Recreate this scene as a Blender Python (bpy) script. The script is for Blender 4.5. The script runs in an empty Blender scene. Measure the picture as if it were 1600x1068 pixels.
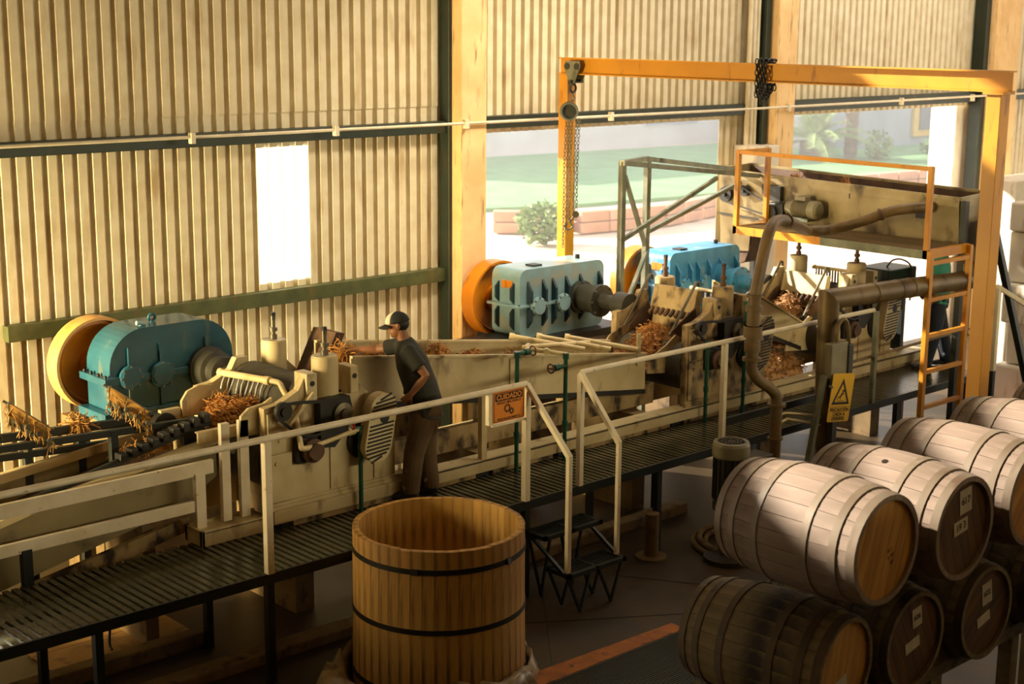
import bpy, math, random
from mathutils import Vector, Matrix
R_ = random.Random(7)
scene = bpy.context.scene
col = scene.collection

# ------------------------------------------------------------------ camera, sky, sun, lamps, exposure
cam_d = bpy.data.cameras.new('camera'); cam = bpy.data.objects.new('camera', cam_d); col.objects.link(cam)
cam_d.sensor_width = 36.0; cam_d.lens = 2335.4 / 1600 * 36.0
cam_d.clip_end = 400
yaw, pitch, roll = math.radians(42.744), math.radians(12.029), math.radians(-0.4235)
fw = Vector((math.sin(yaw) * math.cos(pitch), math.cos(yaw) * math.cos(pitch), -math.sin(pitch)))
rt = Vector((math.cos(yaw), -math.sin(yaw), 0)); dn = fw.cross(rt)
r2 = rt * math.cos(roll) + dn * math.sin(roll); d2 = rt * -math.sin(roll) + dn * math.cos(roll)
cam.matrix_world = Matrix(((r2.x, -d2.x, -fw.x, 0), (r2.y, -d2.y, -fw.y, 0), (r2.z, -d2.z, -fw.z, 5.3), (0, 0, 0, 1)))
cam_d.dof.use_dof = True; cam_d.dof.focus_distance = 12.0; cam_d.dof.aperture_fstop = 2.8
scene.camera = cam

world = bpy.data.worlds.new('world'); scene.world = world; world.use_nodes = True
wn = world.node_tree.nodes; wl = world.node_tree.links; wn.clear()
wo = wn.new('ShaderNodeOutputWorld'); wb = wn.new('ShaderNodeBackground'); wb.inputs[1].default_value = 2.4
wr = wn.new('ShaderNodeValToRGB'); wt = wn.new('ShaderNodeTexCoord'); ws = wn.new('ShaderNodeSeparateXYZ')
wr.color_ramp.elements[0].position = 0.0; wr.color_ramp.elements[0].color = (0.95, 0.80, 0.60, 1)
wr.color_ramp.elements[1].position = 0.6; wr.color_ramp.elements[1].color = (0.62, 0.68, 0.75, 1)
wl.new(wt.outputs['Generated'], ws.inputs[0]); wl.new(ws.outputs['Z'], wr.inputs[0])
wl.new(wr.outputs[0], wb.inputs[0]); wl.new(wb.outputs[0], wo.inputs[0])

SUN_DIR = Vector((-0.5, 1.0, 0.506)).normalized()
sd = bpy.data.lights.new('sun', 'SUN'); sd.energy = 19.0; sd.angle = math.radians(0.9); sd.color = (1.0, 0.89, 0.72)
so = bpy.data.objects.new('sun', sd); col.objects.link(so)
so.rotation_euler = SUN_DIR.to_track_quat('Z', 'Y').to_euler()

def area(name, loc, target, sx, sy, power, color, spread=180):
    d = bpy.data.lights.new(name, 'AREA'); d.shape = 'RECTANGLE'; d.size = sx; d.size_y = sy
    d.energy = power; d.color = color; d.spread = math.radians(spread)
    o = bpy.data.objects.new(name, d); col.objects.link(o); o.location = loc
    o.rotation_euler = (Vector(target) - Vector(loc)).to_track_quat('-Z', 'Y').to_euler()
    return o
# unseen fill lamps added behind the gallery, under the roof and at the left
area('rear_fill', (12.0, -5.7, 5.95), (10.0, 13.7, 3.6), 16.0, 0.7, 1350, (1.0, 0.88, 0.56))  # added broad fill, hung in front of the closed rear wall
area('wall_wash_fill', (19.0, 11.6, 7.8), (18.5, 13.7, 5.2), 10.0, 1.0, 290, (1.0, 0.94, 0.84))  # added to brighten the right bays; the ceiling has no opening here
area('wall_wash_fill', (12.5, 10.6, 7.8), (11.4, 13.7, 2.6), 4.5, 1.0, 125, (1.0, 0.88, 0.66), 75)  # added to brighten the left column and the wall beside it
area('left_fill', (0.6, 12.9, 2.5), (7.0, 13.1, 1.9), 0.9, 3.2, 430, (1.0, 0.78, 0.38), 80)  # added warm panel inside the shed for the flywheel rim and lower wall

scene.view_settings.view_transform = 'Standard'; scene.view_settings.look = 'None'
scene.view_settings.gamma = 1.0; scene.view_settings.use_curve_mapping = False
scene.view_settings.exposure = 0.0
scene.cycles.use_denoising = True
scene.cycles.max_bounces = 8; scene.cycles.diffuse_bounces = 4; scene.cycles.glossy_bounces = 3
scene.cycles.transmission_bounces = 4; scene.cycles.caustics_reflective = False; scene.cycles.caustics_refractive = False
scene.cycles.sample_clamp_indirect = 4.0

# ------------------------------------------------------------------ materials
def S(r, g, b):
    f = lambda v: (v / 255 / 12.92) if v / 255 <= 0.04045 else ((v / 255 + 0.055) / 1.055) ** 2.4
    return (f(r), f(g), f(b), 1.0)

def mat(name, c, c2=None, rough=0.5, metal=0.0, scale=5.0, dirt=None, dscale=7.0, damt=0.5, stretch=(1, 1, 1),
        dstretch=(1, 1, 0.25), bump=0.0, bscale=60.0, rand=0.0, spec=0.5, trans=0.0):
    m = bpy.data.materials.new(name); m.use_nodes = True
    nt = m.node_tree; N = nt.nodes; L = nt.links
    b = N['Principled BSDF']; b.inputs['Roughness'].default_value = rough; b.inputs['Metallic'].default_value = metal
    b.inputs['Specular IOR Level'].default_value = spec
    tc = N.new('ShaderNodeTexCoord')
    if c2 is None: c2 = tuple(v * 0.8 for v in c[:3]) + (1,)
    def noise(sc, st, det=4.0):
        mp = N.new('ShaderNodeMapping'); mp.inputs['Scale'].default_value = st
        L.new(tc.outputs['Object'], mp.inputs[0])
        n = N.new('ShaderNodeTexNoise'); n.inputs['Scale'].default_value = sc; n.inputs['Detail'].default_value = det
        L.new(mp.outputs[0], n.inputs['Vector']); return n
    n1 = noise(scale, stretch)
    cr = N.new('ShaderNodeValToRGB'); cr.color_ramp.elements[0].position = 0.35; cr.color_ramp.elements[1].position = 0.68
    cr.color_ramp.elements[0].color = c; cr.color_ramp.elements[1].color = c2
    L.new(n1.outputs['Fac'], cr.inputs[0]); out = cr.outputs[0]
    if dirt is not None:
        n2 = noise(dscale, dstretch, 6.0)
        r = N.new('ShaderNodeValToRGB'); r.color_ramp.elements[0].position = 0.62 - damt * 0.3
        r.color_ramp.elements[1].position = 0.80 - damt * 0.3
        L.new(n2.outputs['Fac'], r.inputs[0])
        mx = N.new('ShaderNodeMix'); mx.data_type = 'RGBA'; mx.inputs[7].default_value = dirt
        L.new(r.outputs[0], mx.inputs[0]); L.new(out, mx.inputs[6]); out = mx.outputs[2]
    if rand:
        oi = N.new('ShaderNodeObjectInfo'); mr = N.new('ShaderNodeMapRange')
        mr.inputs[3].default_value = 1 - rand; mr.inputs[4].default_value = 1 + rand
        L.new(oi.outputs['Random'], mr.inputs[0])
        hs = N.new('ShaderNodeHueSaturation'); L.new(mr.outputs[0], hs.inputs['Value']); L.new(out, hs.inputs['Color'])
        out = hs.outputs[0]
    L.new(out, b.inputs['Base Color'])
    if bump:
        n3 = noise(bscale, stretch, 3.0); bp = N.new('ShaderNodeBump'); bp.inputs['Strength'].default_value = bump
        bp.inputs['Distance'].default_value = 0.01
        L.new(n3.outputs['Fac'], bp.inputs['Height']); L.new(bp.outputs[0], b.inputs['Normal'])
    if trans: b.inputs['Transmission Weight'].default_value = trans
    return m

M = {}
M['sheet'] = mat('corrugated_cream', S(226, 213, 182), S(212, 196, 160), 0.45, dirt=S(186, 160, 118), dscale=5, damt=0.2, rand=0.03, bump=0.05)
M['column'] = mat('plaster_column', S(244, 206, 150), S(228, 184, 126), 0.85, scale=2.5, dirt=S(120, 84, 52), dscale=9, damt=0.1, dstretch=(3, 3, .3), bump=0.1)
M['olive'] = mat('olive_paint', S(84, 88, 50), S(62, 68, 38), 0.5, dirt=S(110, 84, 40), damt=0.1)
M['dkgreen'] = mat('dark_green_paint', S(30, 42, 28), S(22, 32, 22), 0.45, dirt=S(70, 52, 30), damt=0.05)
M['cream'] = mat('cream_machine_paint', S(206, 190, 150), S(186, 166, 122), 0.5, scale=3, dirt=S(104, 76, 44), dscale=3.5, damt=0.14, dstretch=(1.5, 1.5, .6), bump=0.05)
M['cream_dirty'] = mat('grimy_cream_paint', S(176, 152, 108), S(150, 122, 78), 0.6, scale=4, dirt=S(52, 36, 20), dscale=5.5, damt=0.48, dstretch=(1.2, 1.2, .8), bump=0.1)
M['drab'] = mat('drab_olive_cream', S(150, 136, 98), S(126, 112, 76), 0.55, scale=1.5, dirt=S(84, 70, 44), dscale=3, damt=0.1, dstretch=(1, 1, 1))
M['rail'] = mat('white_rail_paint', S(232, 220, 194), S(218, 202, 170), 0.42, dirt=S(120, 84, 48), dscale=22, damt=-0.1, dstretch=(1, 1, 1))
M['blue'] = mat('blue_gearbox_paint', S(48, 98, 118), S(36, 80, 100), 0.26, scale=3, dirt=S(110, 110, 90), dscale=8, damt=0.08, bump=0.03)
M['blue2'] = mat('worn_blue_paint', S(140, 170, 178), S(110, 146, 158), 0.32, scale=4, dirt=S(160, 156, 136), dscale=4, damt=0.35, dstretch=(1, 1, 1), bump=0.03)
M['blue3'] = mat('bright_blue_paint', S(74, 152, 196), S(56, 128, 172), 0.4, scale=4, dirt=S(160, 170, 160), dscale=5, damt=0.12)
M['fin_shade'] = mat('shaded_rib_blue', S(30, 56, 66), S(24, 46, 56), 0.5)  # gearbox blue darkened to carry the shade on the fin sides
M['orange'] = mat('orange_wheel_paint', S(216, 132, 14), S(196, 110, 10), 0.42, scale=2, dirt=S(120, 64, 20), dscale=7, damt=0.08)
M['rim'] = mat('light_paled_orange_rim', S(226, 172, 104), S(212, 148, 72), 0.42, scale=3, dirt=S(200, 120, 40), dscale=4, damt=0.2, dstretch=(1, 1, 1))  # wheel orange lightened, the glare on the rim is in the colour
M['crane'] = mat('yellow_crane_paint', S(200, 138, 8), S(186, 124, 6), 0.45, scale=2, dirt=S(120, 64, 20), dscale=9, damt=0.06)
M['ladder'] = mat('orange_ladder_paint', S(206, 142, 24), S(190, 122, 18), 0.42, scale=3, dirt=S(110, 60, 20), dscale=10, damt=0.08)
M['black'] = mat('black_iron', S(34, 30, 24), S(22, 20, 16), 0.5, bump=0.1)
M['steel'] = mat('worn_steel', S(120, 112, 94), S(92, 84, 66), 0.4, metal=0.5, dirt=S(60, 42, 26), damt=0.2)
M['galv'] = mat('galvanised_steel', S(128, 128, 108), S(96, 100, 82), 0.4, metal=0.35, dirt=S(60, 56, 40), damt=0.12)
M['hopper'] = mat('stained_stainless', S(160, 144, 106), S(120, 104, 68), 0.4, metal=0.3, scale=2.2, dirt=S(64, 48, 28), dscale=4, damt=0.3, dstretch=(1, 1, .5), bump=0.05)
M['rust'] = mat('rusty_brown', S(98, 70, 48), S(74, 50, 32), 0.7, scale=6, dirt=S(40, 26, 16), damt=0.2)
M['pipe'] = mat('brown_pipe', S(118, 94, 56), S(92, 72, 42), 0.5, scale=4, dirt=S(60, 40, 22), dscale=6, damt=0.15, bump=0.04)
M['duct'] = mat('tarnished_duct', S(118, 98, 60), S(92, 74, 44), 0.45, metal=0.35, scale=3, dirt=S(60, 42, 24), damt=0.2)
M['walk'] = mat('wet_dark_grating', S(88, 84, 62), S(66, 66, 48), 0.22, scale=6, dirt=S(100, 78, 46), dscale=8, damt=0.05, rand=0.12, bump=0.06)
M['roller'] = mat('dull_roller_iron', S(70, 64, 50), S(52, 47, 36), 0.75, scale=8, bump=0.1)
M['walkframe'] = mat('black_green_steel', S(24, 30, 24), S(18, 24, 20), 0.45)
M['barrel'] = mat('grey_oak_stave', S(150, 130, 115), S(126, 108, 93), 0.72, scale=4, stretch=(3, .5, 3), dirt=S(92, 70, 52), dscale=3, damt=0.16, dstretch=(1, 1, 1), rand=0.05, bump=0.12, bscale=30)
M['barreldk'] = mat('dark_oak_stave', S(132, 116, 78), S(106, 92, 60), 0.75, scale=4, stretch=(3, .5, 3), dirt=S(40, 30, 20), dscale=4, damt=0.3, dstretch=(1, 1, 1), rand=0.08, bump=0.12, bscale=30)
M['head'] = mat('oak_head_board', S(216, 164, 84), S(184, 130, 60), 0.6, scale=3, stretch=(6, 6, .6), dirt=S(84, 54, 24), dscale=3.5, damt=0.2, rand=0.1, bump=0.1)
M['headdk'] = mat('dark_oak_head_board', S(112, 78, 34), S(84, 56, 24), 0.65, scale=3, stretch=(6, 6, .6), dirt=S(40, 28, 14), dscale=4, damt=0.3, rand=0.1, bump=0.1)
M['hoop'] = mat('greyed_hoop', S(138, 124, 106), S(118, 102, 84), 0.5, metal=0.1, dirt=S(104, 80, 62), damt=0.15)
M['hoopbr'] = mat('brown_hoop', S(98, 82, 56), S(76, 62, 40), 0.6, metal=0.2, dirt=S(44, 34, 22), damt=0.2)
M['hoopdk'] = mat('dark_hoop', S(44, 36, 26), S(30, 26, 18), 0.5, metal=0.3)
M['tub'] = mat('vat_pine_stave', S(200, 156, 80), S(170, 124, 58), 0.62, scale=2.5, stretch=(6, 6, .7), dirt=S(84, 52, 22), dscale=4, damt=0.2, dstretch=(3, 3, .35), rand=0.12, bump=0.1, bscale=30)
M['floor'] = mat('brown_concrete_floor', S(68, 52, 27), S(48, 38, 20), 0.5, scale=1.6, dirt=S(44, 34, 24), dscale=2.2, damt=0.3, dstretch=(1, 1, 1), bump=0.12, bscale=14)
M['kerb'] = mat('worn_concrete_kerb', S(128, 104, 66), S(100, 80, 50), 0.75, scale=3, dirt=S(60, 46, 28), damt=0.25, dstretch=(1, 1, 1), bump=0.15)
M['slab'] = mat('tan_board', S(170, 132, 78), S(146, 108, 60), 0.6, scale=3, dirt=S(80, 54, 28), dscale=5, damt=0.2, dstretch=(1, 1, 1))
M['stripe'] = mat('orange_floor_paint', S(190, 112, 18), S(160, 92, 18), 0.55, scale=6, dirt=S(92, 60, 34), dscale=9, damt=0.25, dstretch=(1, 1, 1))
M['pvc'] = mat('cream_pvc', S(222, 202, 154), S(204, 182, 132), 0.35, dirt=S(120, 90, 50), damt=0.06)
M['green'] = mat('green_pipe', S(24, 84, 62), S(18, 66, 50), 0.35)
M['red'] = mat('red_lever', S(196, 44, 30), S(170, 36, 26), 0.35)
M['fibre'] = mat('wet_agave_fibre', S(204, 146, 66), S(150, 92, 36), 0.6, scale=18, dirt=S(64, 34, 14), dscale=14, damt=0.3, dstretch=(1, 1, 1))
M['fibre_sunlit'] = mat('sunlit_agave_fibre', S(206, 160, 104), S(160, 112, 64), 0.7, scale=18, dirt=S(90, 58, 34), dscale=14, damt=0.3, dstretch=(1, 1, 1))  # paler copy of the fibre with sunlight mixed into its colour
M['straw'] = mat('straw_fibre', S(196, 148, 72), S(150, 104, 46), 0.7, scale=18)
M['white'] = mat('white_plaster', S(236, 228, 212), S(220, 208, 188), 0.8, scale=2, dirt=S(170, 140, 104), damt=0.08)
M['paper'] = mat('white_paper', S(212, 204, 186), S(196, 186, 164), 0.7, scale=20)
M['ink'] = mat('black_ink', S(26, 22, 18), S(22, 18, 15), 0.7)
M['signorange'] = mat('sign_orange', S(226, 138, 40), S(220, 130, 36), 0.45)
M['signyellow'] = mat('sign_yellow', S(226, 178, 26), S(220, 170, 24), 0.45)
M['skin'] = mat('skin', S(146, 98, 64), S(130, 84, 54), 0.55, scale=10)
M['shirt'] = mat('charcoal_tshirt', S(44, 45, 36), S(34, 35, 28), 0.85, scale=6, bump=0.25, bscale=16)
M['trouser'] = mat('brown_trousers', S(98, 76, 46), S(80, 60, 36), 0.85, scale=6, bump=0.25, bscale=14)
M['capblack'] = mat('black_cap_cloth', S(34, 34, 30), S(26, 26, 24), 0.8)
M['capwhite'] = mat('white_cap_cloth', S(222, 212, 192), S(204, 192, 170), 0.8)
M['hair'] = mat('black_hair', S(24, 18, 14), S(18, 14, 10), 0.6)
M['boot'] = mat('dark_boot', S(44, 34, 26), S(30, 24, 18), 0.6)
M['denim'] = mat('dark_jeans', S(38, 44, 58), S(28, 34, 46), 0.85)
M['teal'] = mat('teal_shirt', S(70, 160, 140), S(50, 130, 116), 0.8)
M['grey'] = mat('grey_enamel', S(136, 128, 100), S(116, 108, 84), 0.45)
M['dkgrey'] = mat('dark_motor_paint', S(58, 56, 46), S(44, 42, 34), 0.45)
M['plastic'] = mat('clear_plastic_sheet', S(200, 182, 150), S(150, 130, 100), 0.3, scale=8, dirt=S(90, 70, 46), damt=0.3, dstretch=(1, 1, 1))
M['grass'] = mat('lawn', S(120, 160, 110), S(100, 140, 92), 0.95, scale=1.2)
M['pave'] = mat('pale_paving', S(226, 206, 184), S(210, 188, 162), 0.9, scale=0.8)
M['terracotta'] = mat('terracotta_block', S(206, 160, 132), S(186, 140, 112), 0.9, scale=2, rand=0.08)
M['farwall'] = mat('far_white_wall', S(222, 220, 222), S(208, 204, 204), 0.9, scale=0.6)
M['leaf'] = mat('palm_leaf', S(150, 170, 110), S(104, 132, 76), 0.7, scale=3, rand=0.15)
M['leafdk'] = mat('shrub_leaf', S(96, 130, 80), S(66, 100, 56), 0.75, scale=4)
M['bark'] = mat('tree_bark', S(140, 112, 92), S(110, 86, 70), 0.9, scale=6, bump=0.3)
M['greyhouse'] = mat('grey_house_wall', S(170, 176, 190), S(156, 162, 176), 0.9, scale=1)
M['yellowtrim'] = mat('yellow_house_trim', S(236, 190, 90), S(226, 176, 76), 0.8)
M['bluedoor'] = mat('far_blue_paint', S(120, 160, 220), S(104, 146, 206), 0.8)
M['darkpane'] = mat('dark_window', S(70, 84, 106), S(58, 72, 92), 0.2)
M['rubber'] = mat('black_rubber', S(26, 24, 22), S(20, 19, 17), 0.6)
M['ceil'] = mat('roof_sheet', S(206, 190, 158), S(190, 172, 140), 0.6)

def water_mat():
    m = bpy.data.materials.new('clear_water'); m.use_nodes = True
    b = m.node_tree.nodes['Principled BSDF']
    b.inputs['Base Color'].default_value = (0.95, 0.95, 0.92, 1); b.inputs['Roughness'].default_value = 0.05
    b.inputs['Transmission Weight'].default_value = 0.55; b.inputs['IOR'].default_value = 1.33
    return m
M['water'] = water_mat()

def translucent_mat():
    m = bpy.data.materials.new('translucent_sheet'); m.use_nodes = True
    N = m.node_tree.nodes; L = m.node_tree.links; N.remove(N['Principled BSDF'])
    t = N.new('ShaderNodeBsdfTranslucent'); t.inputs[0].default_value = (0.95, 0.97, 0.92, 1)
    d = N.new('ShaderNodeBsdfDiffuse'); d.inputs[0].default_value = (0.85, 0.85, 0.8, 1)
    mx = N.new('ShaderNodeMixShader'); mx.inputs[0].default_value = 0.15
    L.new(t.outputs[0], mx.inputs[1]); L.new(d.outputs[0], mx.inputs[2])
    L.new(mx.outputs[0], N['Material Output'].inputs[0]); return m
M['translucent'] = translucent_mat()

# ------------------------------------------------------------------ mesh helpers
OFF = {}
def V(*p): return Vector(p)
class MB:
    def __init__(s): s.v = []; s.f = []; s.sm = []
    def add(s, vs, fs, smooth=False):
        b = len(s.v); s.v += [Vector(p) for p in vs]
        for f in fs: s.f.append(tuple(i + b for i in f)); s.sm.append(smooth)
        return s
    def box(s, x0, x1, y0, y1, z0, z1):
        vs = [(x, y, z) for z in (z0, z1) for y in (y0, y1) for x in (x0, x1)]
        return s.add(vs, [(0, 2, 3, 1), (4, 5, 7, 6), (0, 1, 5, 4), (2, 6, 7, 3), (0, 4, 6, 2), (1, 3, 7, 5)])
    def beam(s, p, q, w, h, up=(0, 0, 1)):
        p = Vector(p); q = Vector(q); d = (q - p).normalized(); up = Vector(up)
        if abs(d.dot(up)) > 0.99: up = Vector((0, 1, 0))
        a = d.cross(up).normalized() * (w / 2); b = a.cross(d).normalized() * (h / 2)
        vs = [e + sa * a + sb * b for e in (p, q) for sa, sb in ((-1, -1), (1, -1), (1, 1), (-1, 1))]
        return s.add(vs, [(0, 1, 2, 3), (7, 6, 5, 4), (0, 4, 5, 1), (1, 5, 6, 2), (2, 6, 7, 3), (3, 7, 4, 0)])
    def frame(s, d):
        d = Vector(d).normalized(); u = Vector((0, 0, 1)) if abs(d.z) < 0.9 else Vector((1, 0, 0))
        a = d.cross(u).normalized(); return d, a, d.cross(a).normalized()
    def ring(s, c, a, b, r, n): return [c + a * (r * math.cos(2 * math.pi * i / n)) + b * (r * math.sin(2 * math.pi * i / n)) for i in range(n)]
    def cyl(s, p, q, r, r2=None, n=14, caps=True):
        p = Vector(p); q = Vector(q); d, a, b = s.frame(q - p); r2 = r if r2 is None else r2
        A = s.ring(p, a, b, r, n); B = s.ring(q, a, b, r2, n)
        s.add(A + B, [(i, i + n, (i + 1) % n + n, (i + 1) % n) for i in range(n)], True)
        if caps: s.add(A, [tuple(range(n))]); s.add(B, [tuple(reversed(range(n)))])
        return s
    def lathe(s, o, axis, prof, n=24, sharp=25):
        """prof: (radius, distance along axis); sharp corners get their own rings"""
        o = Vector(o); d, a, b = s.frame(axis)
        for (ra, ta), (rb, tb) in zip(prof[:-1], prof[1:]):
            if abs(ra) < 1e-6 and abs(rb) < 1e-6: continue
            A = s.ring(o + d * ta, a, b, max(ra, 1e-4), n); B = s.ring(o + d * tb, a, b, max(rb, 1e-4), n)
            flat = abs(tb - ta) < 1e-6
            s.add(A + B, [(i, i + n, (i + 1) % n + n, (i + 1) % n) for i in range(n)], not flat)
        return s
    def tube(s, path, r, n=8, caps=True):
        path = [Vector(p) for p in path]; rings = []; pa = None
        for i, p in enumerate(path):
            t = (path[min(i + 1, len(path) - 1)] - path[max(i - 1, 0)]).normalized()
            if pa is None: _, a, b = s.frame(t)
            else:
                a = (pa - t * pa.dot(t)).normalized(); b = t.cross(a).normalized()
            pa = a; rr = r[i] if isinstance(r, (list, tuple)) else r
            rings += s.ring(p, a, b, rr, n)
        k = len(path)
        fs = [(j * n + i, j * n + (i + 1) % n, (j + 1) * n + (i + 1) % n, (j + 1) * n + i) for j in range(k - 1) for i in range(n)]
        s.add(rings, fs, True)
        if caps: s.add(rings[:n], [tuple(reversed(range(n)))]); s.add(rings[-n:], [tuple(range(n))])
        return s
    def prism(s, poly, plane, a0, a1, smooth=False):
        """poly in plane 'xz' extruded along y, 'yz' along x, 'xy' along z"""
        f = {'xz': lambda u, w, t: (u, t, w), 'yz': lambda u, w, t: (t, u, w), 'xy': lambda u, w, t: (u, w, t)}[plane]
        n = len(poly); A = [f(u, w, a0) for u, w in poly]; B = [f(u, w, a1) for u, w in poly]
        s.add(A, [tuple(range(n))]); s.add(B, [tuple(reversed(range(n)))])
        s.add(A + B, [(i, i + n, (i + 1) % n + n, (i + 1) % n) for i in range(n)], smooth)
        return s
    def build(s, name, m, parent=None, bevel=0.0, kind=None):
        me = bpy.data.meshes.new(name)
        o = OFF.get(parent.name, Vector()) if parent else Vector()
        me.from_pydata([tuple(v - o) for v in s.v], [], s.f)
        me.polygons.foreach_set('use_smooth', s.sm)
        me.materials.append(m); me.update()
        bmfix(me)
        ob = bpy.data.objects.new(name, me); col.objects.link(ob)
        if parent: ob.parent = parent; OFF[ob.name] = o
        if bevel:
            bv = ob.modifiers.new('bevel', 'BEVEL'); bv.width = bevel; bv.segments = 2; bv.limit_method = 'ANGLE'; bv.angle_limit = 0.9
        if kind: ob['kind'] = kind
        return ob
import bmesh
def bmfix(me):
    bm = bmesh.new(); bm.from_mesh(me); bmesh.ops.recalc_face_normals(bm, faces=bm.faces); bm.to_mesh(me); bm.free()
def rrect(x0, x1, z0, z1, r, n=6):
    out = []
    for cx, cz, a0 in ((x1 - r, z1 - r, 0), (x0 + r, z1 - r, 90), (x0 + r, z0 + r, 180), (x1 - r, z0 + r, 270)):
        for i in range(n + 1):
            a = math.radians(a0 + 90 * i / n); out.append((cx + r * math.cos(a), cz + r * math.sin(a)))
    return out
def circ(cx, cz, r, n=24): return [(cx + r * math.cos(2 * math.pi * i / n), cz + r * math.sin(2 * math.pi * i / n)) for i in range(n)]
def smoothpath(pts, k=6):
    P = [Vector(p) for p in pts]; P = [P[0]] + P + [P[-1]]; out = []
    for i in range(1, len(P) - 2):
        for j in range(k):
            t = j / k; a, b, c, d = P[i - 1], P[i], P[i + 1], P[i + 2]
            out.append(0.5 * ((2 * b) + (c - a) * t + (2 * a - 5 * b + 4 * c - d) * t * t + (3 * b - a - 3 * c + d) * t ** 3))
    out.append(P[-2]); return out
def thing(name, label, cat, loc=(0, 0, 0), group=None):
    o = bpy.data.objects.new(name, None); col.objects.link(o); o.empty_display_size = 0.1
    o.location = loc; OFF[o.name] = Vector(loc); o['label'] = label; o['category'] = cat
    if group: o['group'] = group
    return o
def tag(o, label, cat, group=None, kind=None):
    o['label'] = label; o['category'] = cat
    if group: o['group'] = group
    if kind: o['kind'] = kind
    return o
def struct_root(name, loc=(0, 0, 0)):
    o = bpy.data.objects.new(name, None); col.objects.link(o); o.location = loc; OFF[o.name] = Vector(loc); o['kind'] = 'structure'; return o
def inst(src, parent, loc, rot=(0, 0, 0)):
    """another object on the same mesh, placed in the parent's frame"""
    o = src.copy(); col.objects.link(o); o.parent = parent; o.location = loc; o.rotation_euler = rot
    OFF[o.name] = OFF.get(parent.name, Vector()); return o
def copy_thing(src, loc, label, rot=None, group=None):
    r = src.copy(); col.objects.link(r); r.location = loc; r['label'] = label
    if rot is not None: r.rotation_euler = rot
    if group: r['group'] = group
    OFF[r.name] = Vector(loc)
    for ch in src.children:
        c = ch.copy(); col.objects.link(c); c.parent = r; OFF[c.name] = Vector(loc)
        for g in ch.children:
            d = g.copy(); col.objects.link(d); d.parent = c; OFF[d.name] = Vector(loc)
    return r
def text_mesh(name, body, size, m, parent, world, xdir, zdir, ydepth=0.001, align='CENTER', bold=0.0):
    """flat lettering as a mesh; world = centre of the line, xdir reading direction, zdir up"""
    cu = bpy.data.curves.new(name, 'FONT'); cu.body = body; cu.size = size; cu.align_x = align; cu.align_y = 'CENTER'
    cu.extrude = ydepth; cu.offset = bold
    tmp = bpy.data.objects.new(name, cu); col.objects.link(tmp)
    bpy.context.view_layer.update()
    dg = bpy.context.evaluated_depsgraph_get()
    me = bpy.data.meshes.new_from_object(tmp.evaluated_get(dg)); bpy.data.objects.remove(tmp); 
    x = Vector(xdir).normalized(); z = Vector(zdir).normalized(); n = x.cross(z)
    o = OFF.get(parent.name, Vector()) if parent else Vector()
    mw = Matrix(((x.x, z.x, n.x, 0), (x.y, z.y, n.y, 0), (x.z, z.z, n.z, 0), (0, 0, 0, 1)))
    me.transform(Matrix.Translation(Vector(world) - o) @ mw)
    me.materials.clear(); me.materials.append(m)
    ob = bpy.data.objects.new(name, me); col.objects.link(ob)
    if parent: ob.parent = parent; OFF[ob.name] = o
    return ob
# ------------------------------------------------------------------ the shed
YW = 13.7
fl = MB().box(-8, 32, -6, 13.9, -0.2, 0).build('floor', M['floor']); fl['kind'] = 'structure'
# paving slabs of the yard and the ground outside
wallb = struct_root('wall_back', (0, YW, 0))
PITCH = 0.152
def corrugated(x0, x1, z0, z1, m, name, parent, y=YW, flip=1):
    prof = []
    n = max(1, round((x1 - x0) / PITCH)); p = (x1 - x0) / n
    for i in range(n):
        a = x0 + i * p
        for t, d in ((0.0, 0), (0.56, 0), (0.63, 0.06), (0.86, 0.06)): prof.append((a + t * p, y + d * flip))
    prof.append((x1, y))
    k = len(prof); mb = MB()
    vs = [(x, yy, z0) for x, yy in prof] + [(x, yy, z1) for x, yy in prof]
    mb.add(vs, [(i, i + 1, i + 1 + k, i + k) for i in range(k - 1)])
    o = mb.build(name, m, parent)
    so_ = o.modifiers.new('thick', 'SOLIDIFY'); so_.thickness = 0.003; so_.offset = 0
    return o
WALL_TOP = 7.24
edges_l = [-7.2 + i * 0.947 for i in range(18)]
edges_l = [e for e in edges_l if e < 8.6] + [8.9]
for a, b in zip(edges_l[:-1], edges_l[1:]):
    if a > 2.2 or b < 1.2: corrugated(a, b, 0, 4.40, M['sheet'], 'sheet', wallb)
    corrugated(a, b, 4.34, WALL_TOP, M['sheet'], 'sheet', wallb, YW - 0.012)
corrugated(8.9, 9.58, 0, 2.49, M['sheet'], 'sheet', wallb); corrugated(8.9, 9.58, 3.97, 4.40, M['sheet'], 'sheet', wallb)
corrugated(8.9, 9.58, 4.34, WALL_TOP, M['sheet'], 'sheet', wallb, YW - 0.012)
for a, b in ((9.58, 10.54), (10.54, 11.5)):
    corrugated(a, b, 0, 4.40, M['sheet'], 'sheet', wallb); corrugated(a, b, 4.34, WALL_TOP, M['sheet'], 'sheet', wallb, YW - 0.012)
for x0, x1, k in ((11.92, 17.4, 6), (17.9, 23.75, 6), (24.25, 30.2, 6)):
    for i in range(k):
        a = x0 + (x1 - x0) * i / k; b = x0 + (x1 - x0) * (i + 1) / k
        corrugated(a, b, 3.99, WALL_TOP, M['sheet'], 'sheet', wallb)
        if x0 > 24: corrugated(a, b, 0, 3.99, M['sheet'], 'sheet', wallb)
corrugated(16.62, 17.4, 0, 3.99, M['sheet'], 'sheet', wallb)
win = MB(); w1 = struct_root('window_1', (9.24, YW, 3.23))
corrugated(8.9, 9.58, 2.49, 3.97, M['translucent'], 'pane', w1, YW + 0.004)
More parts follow.
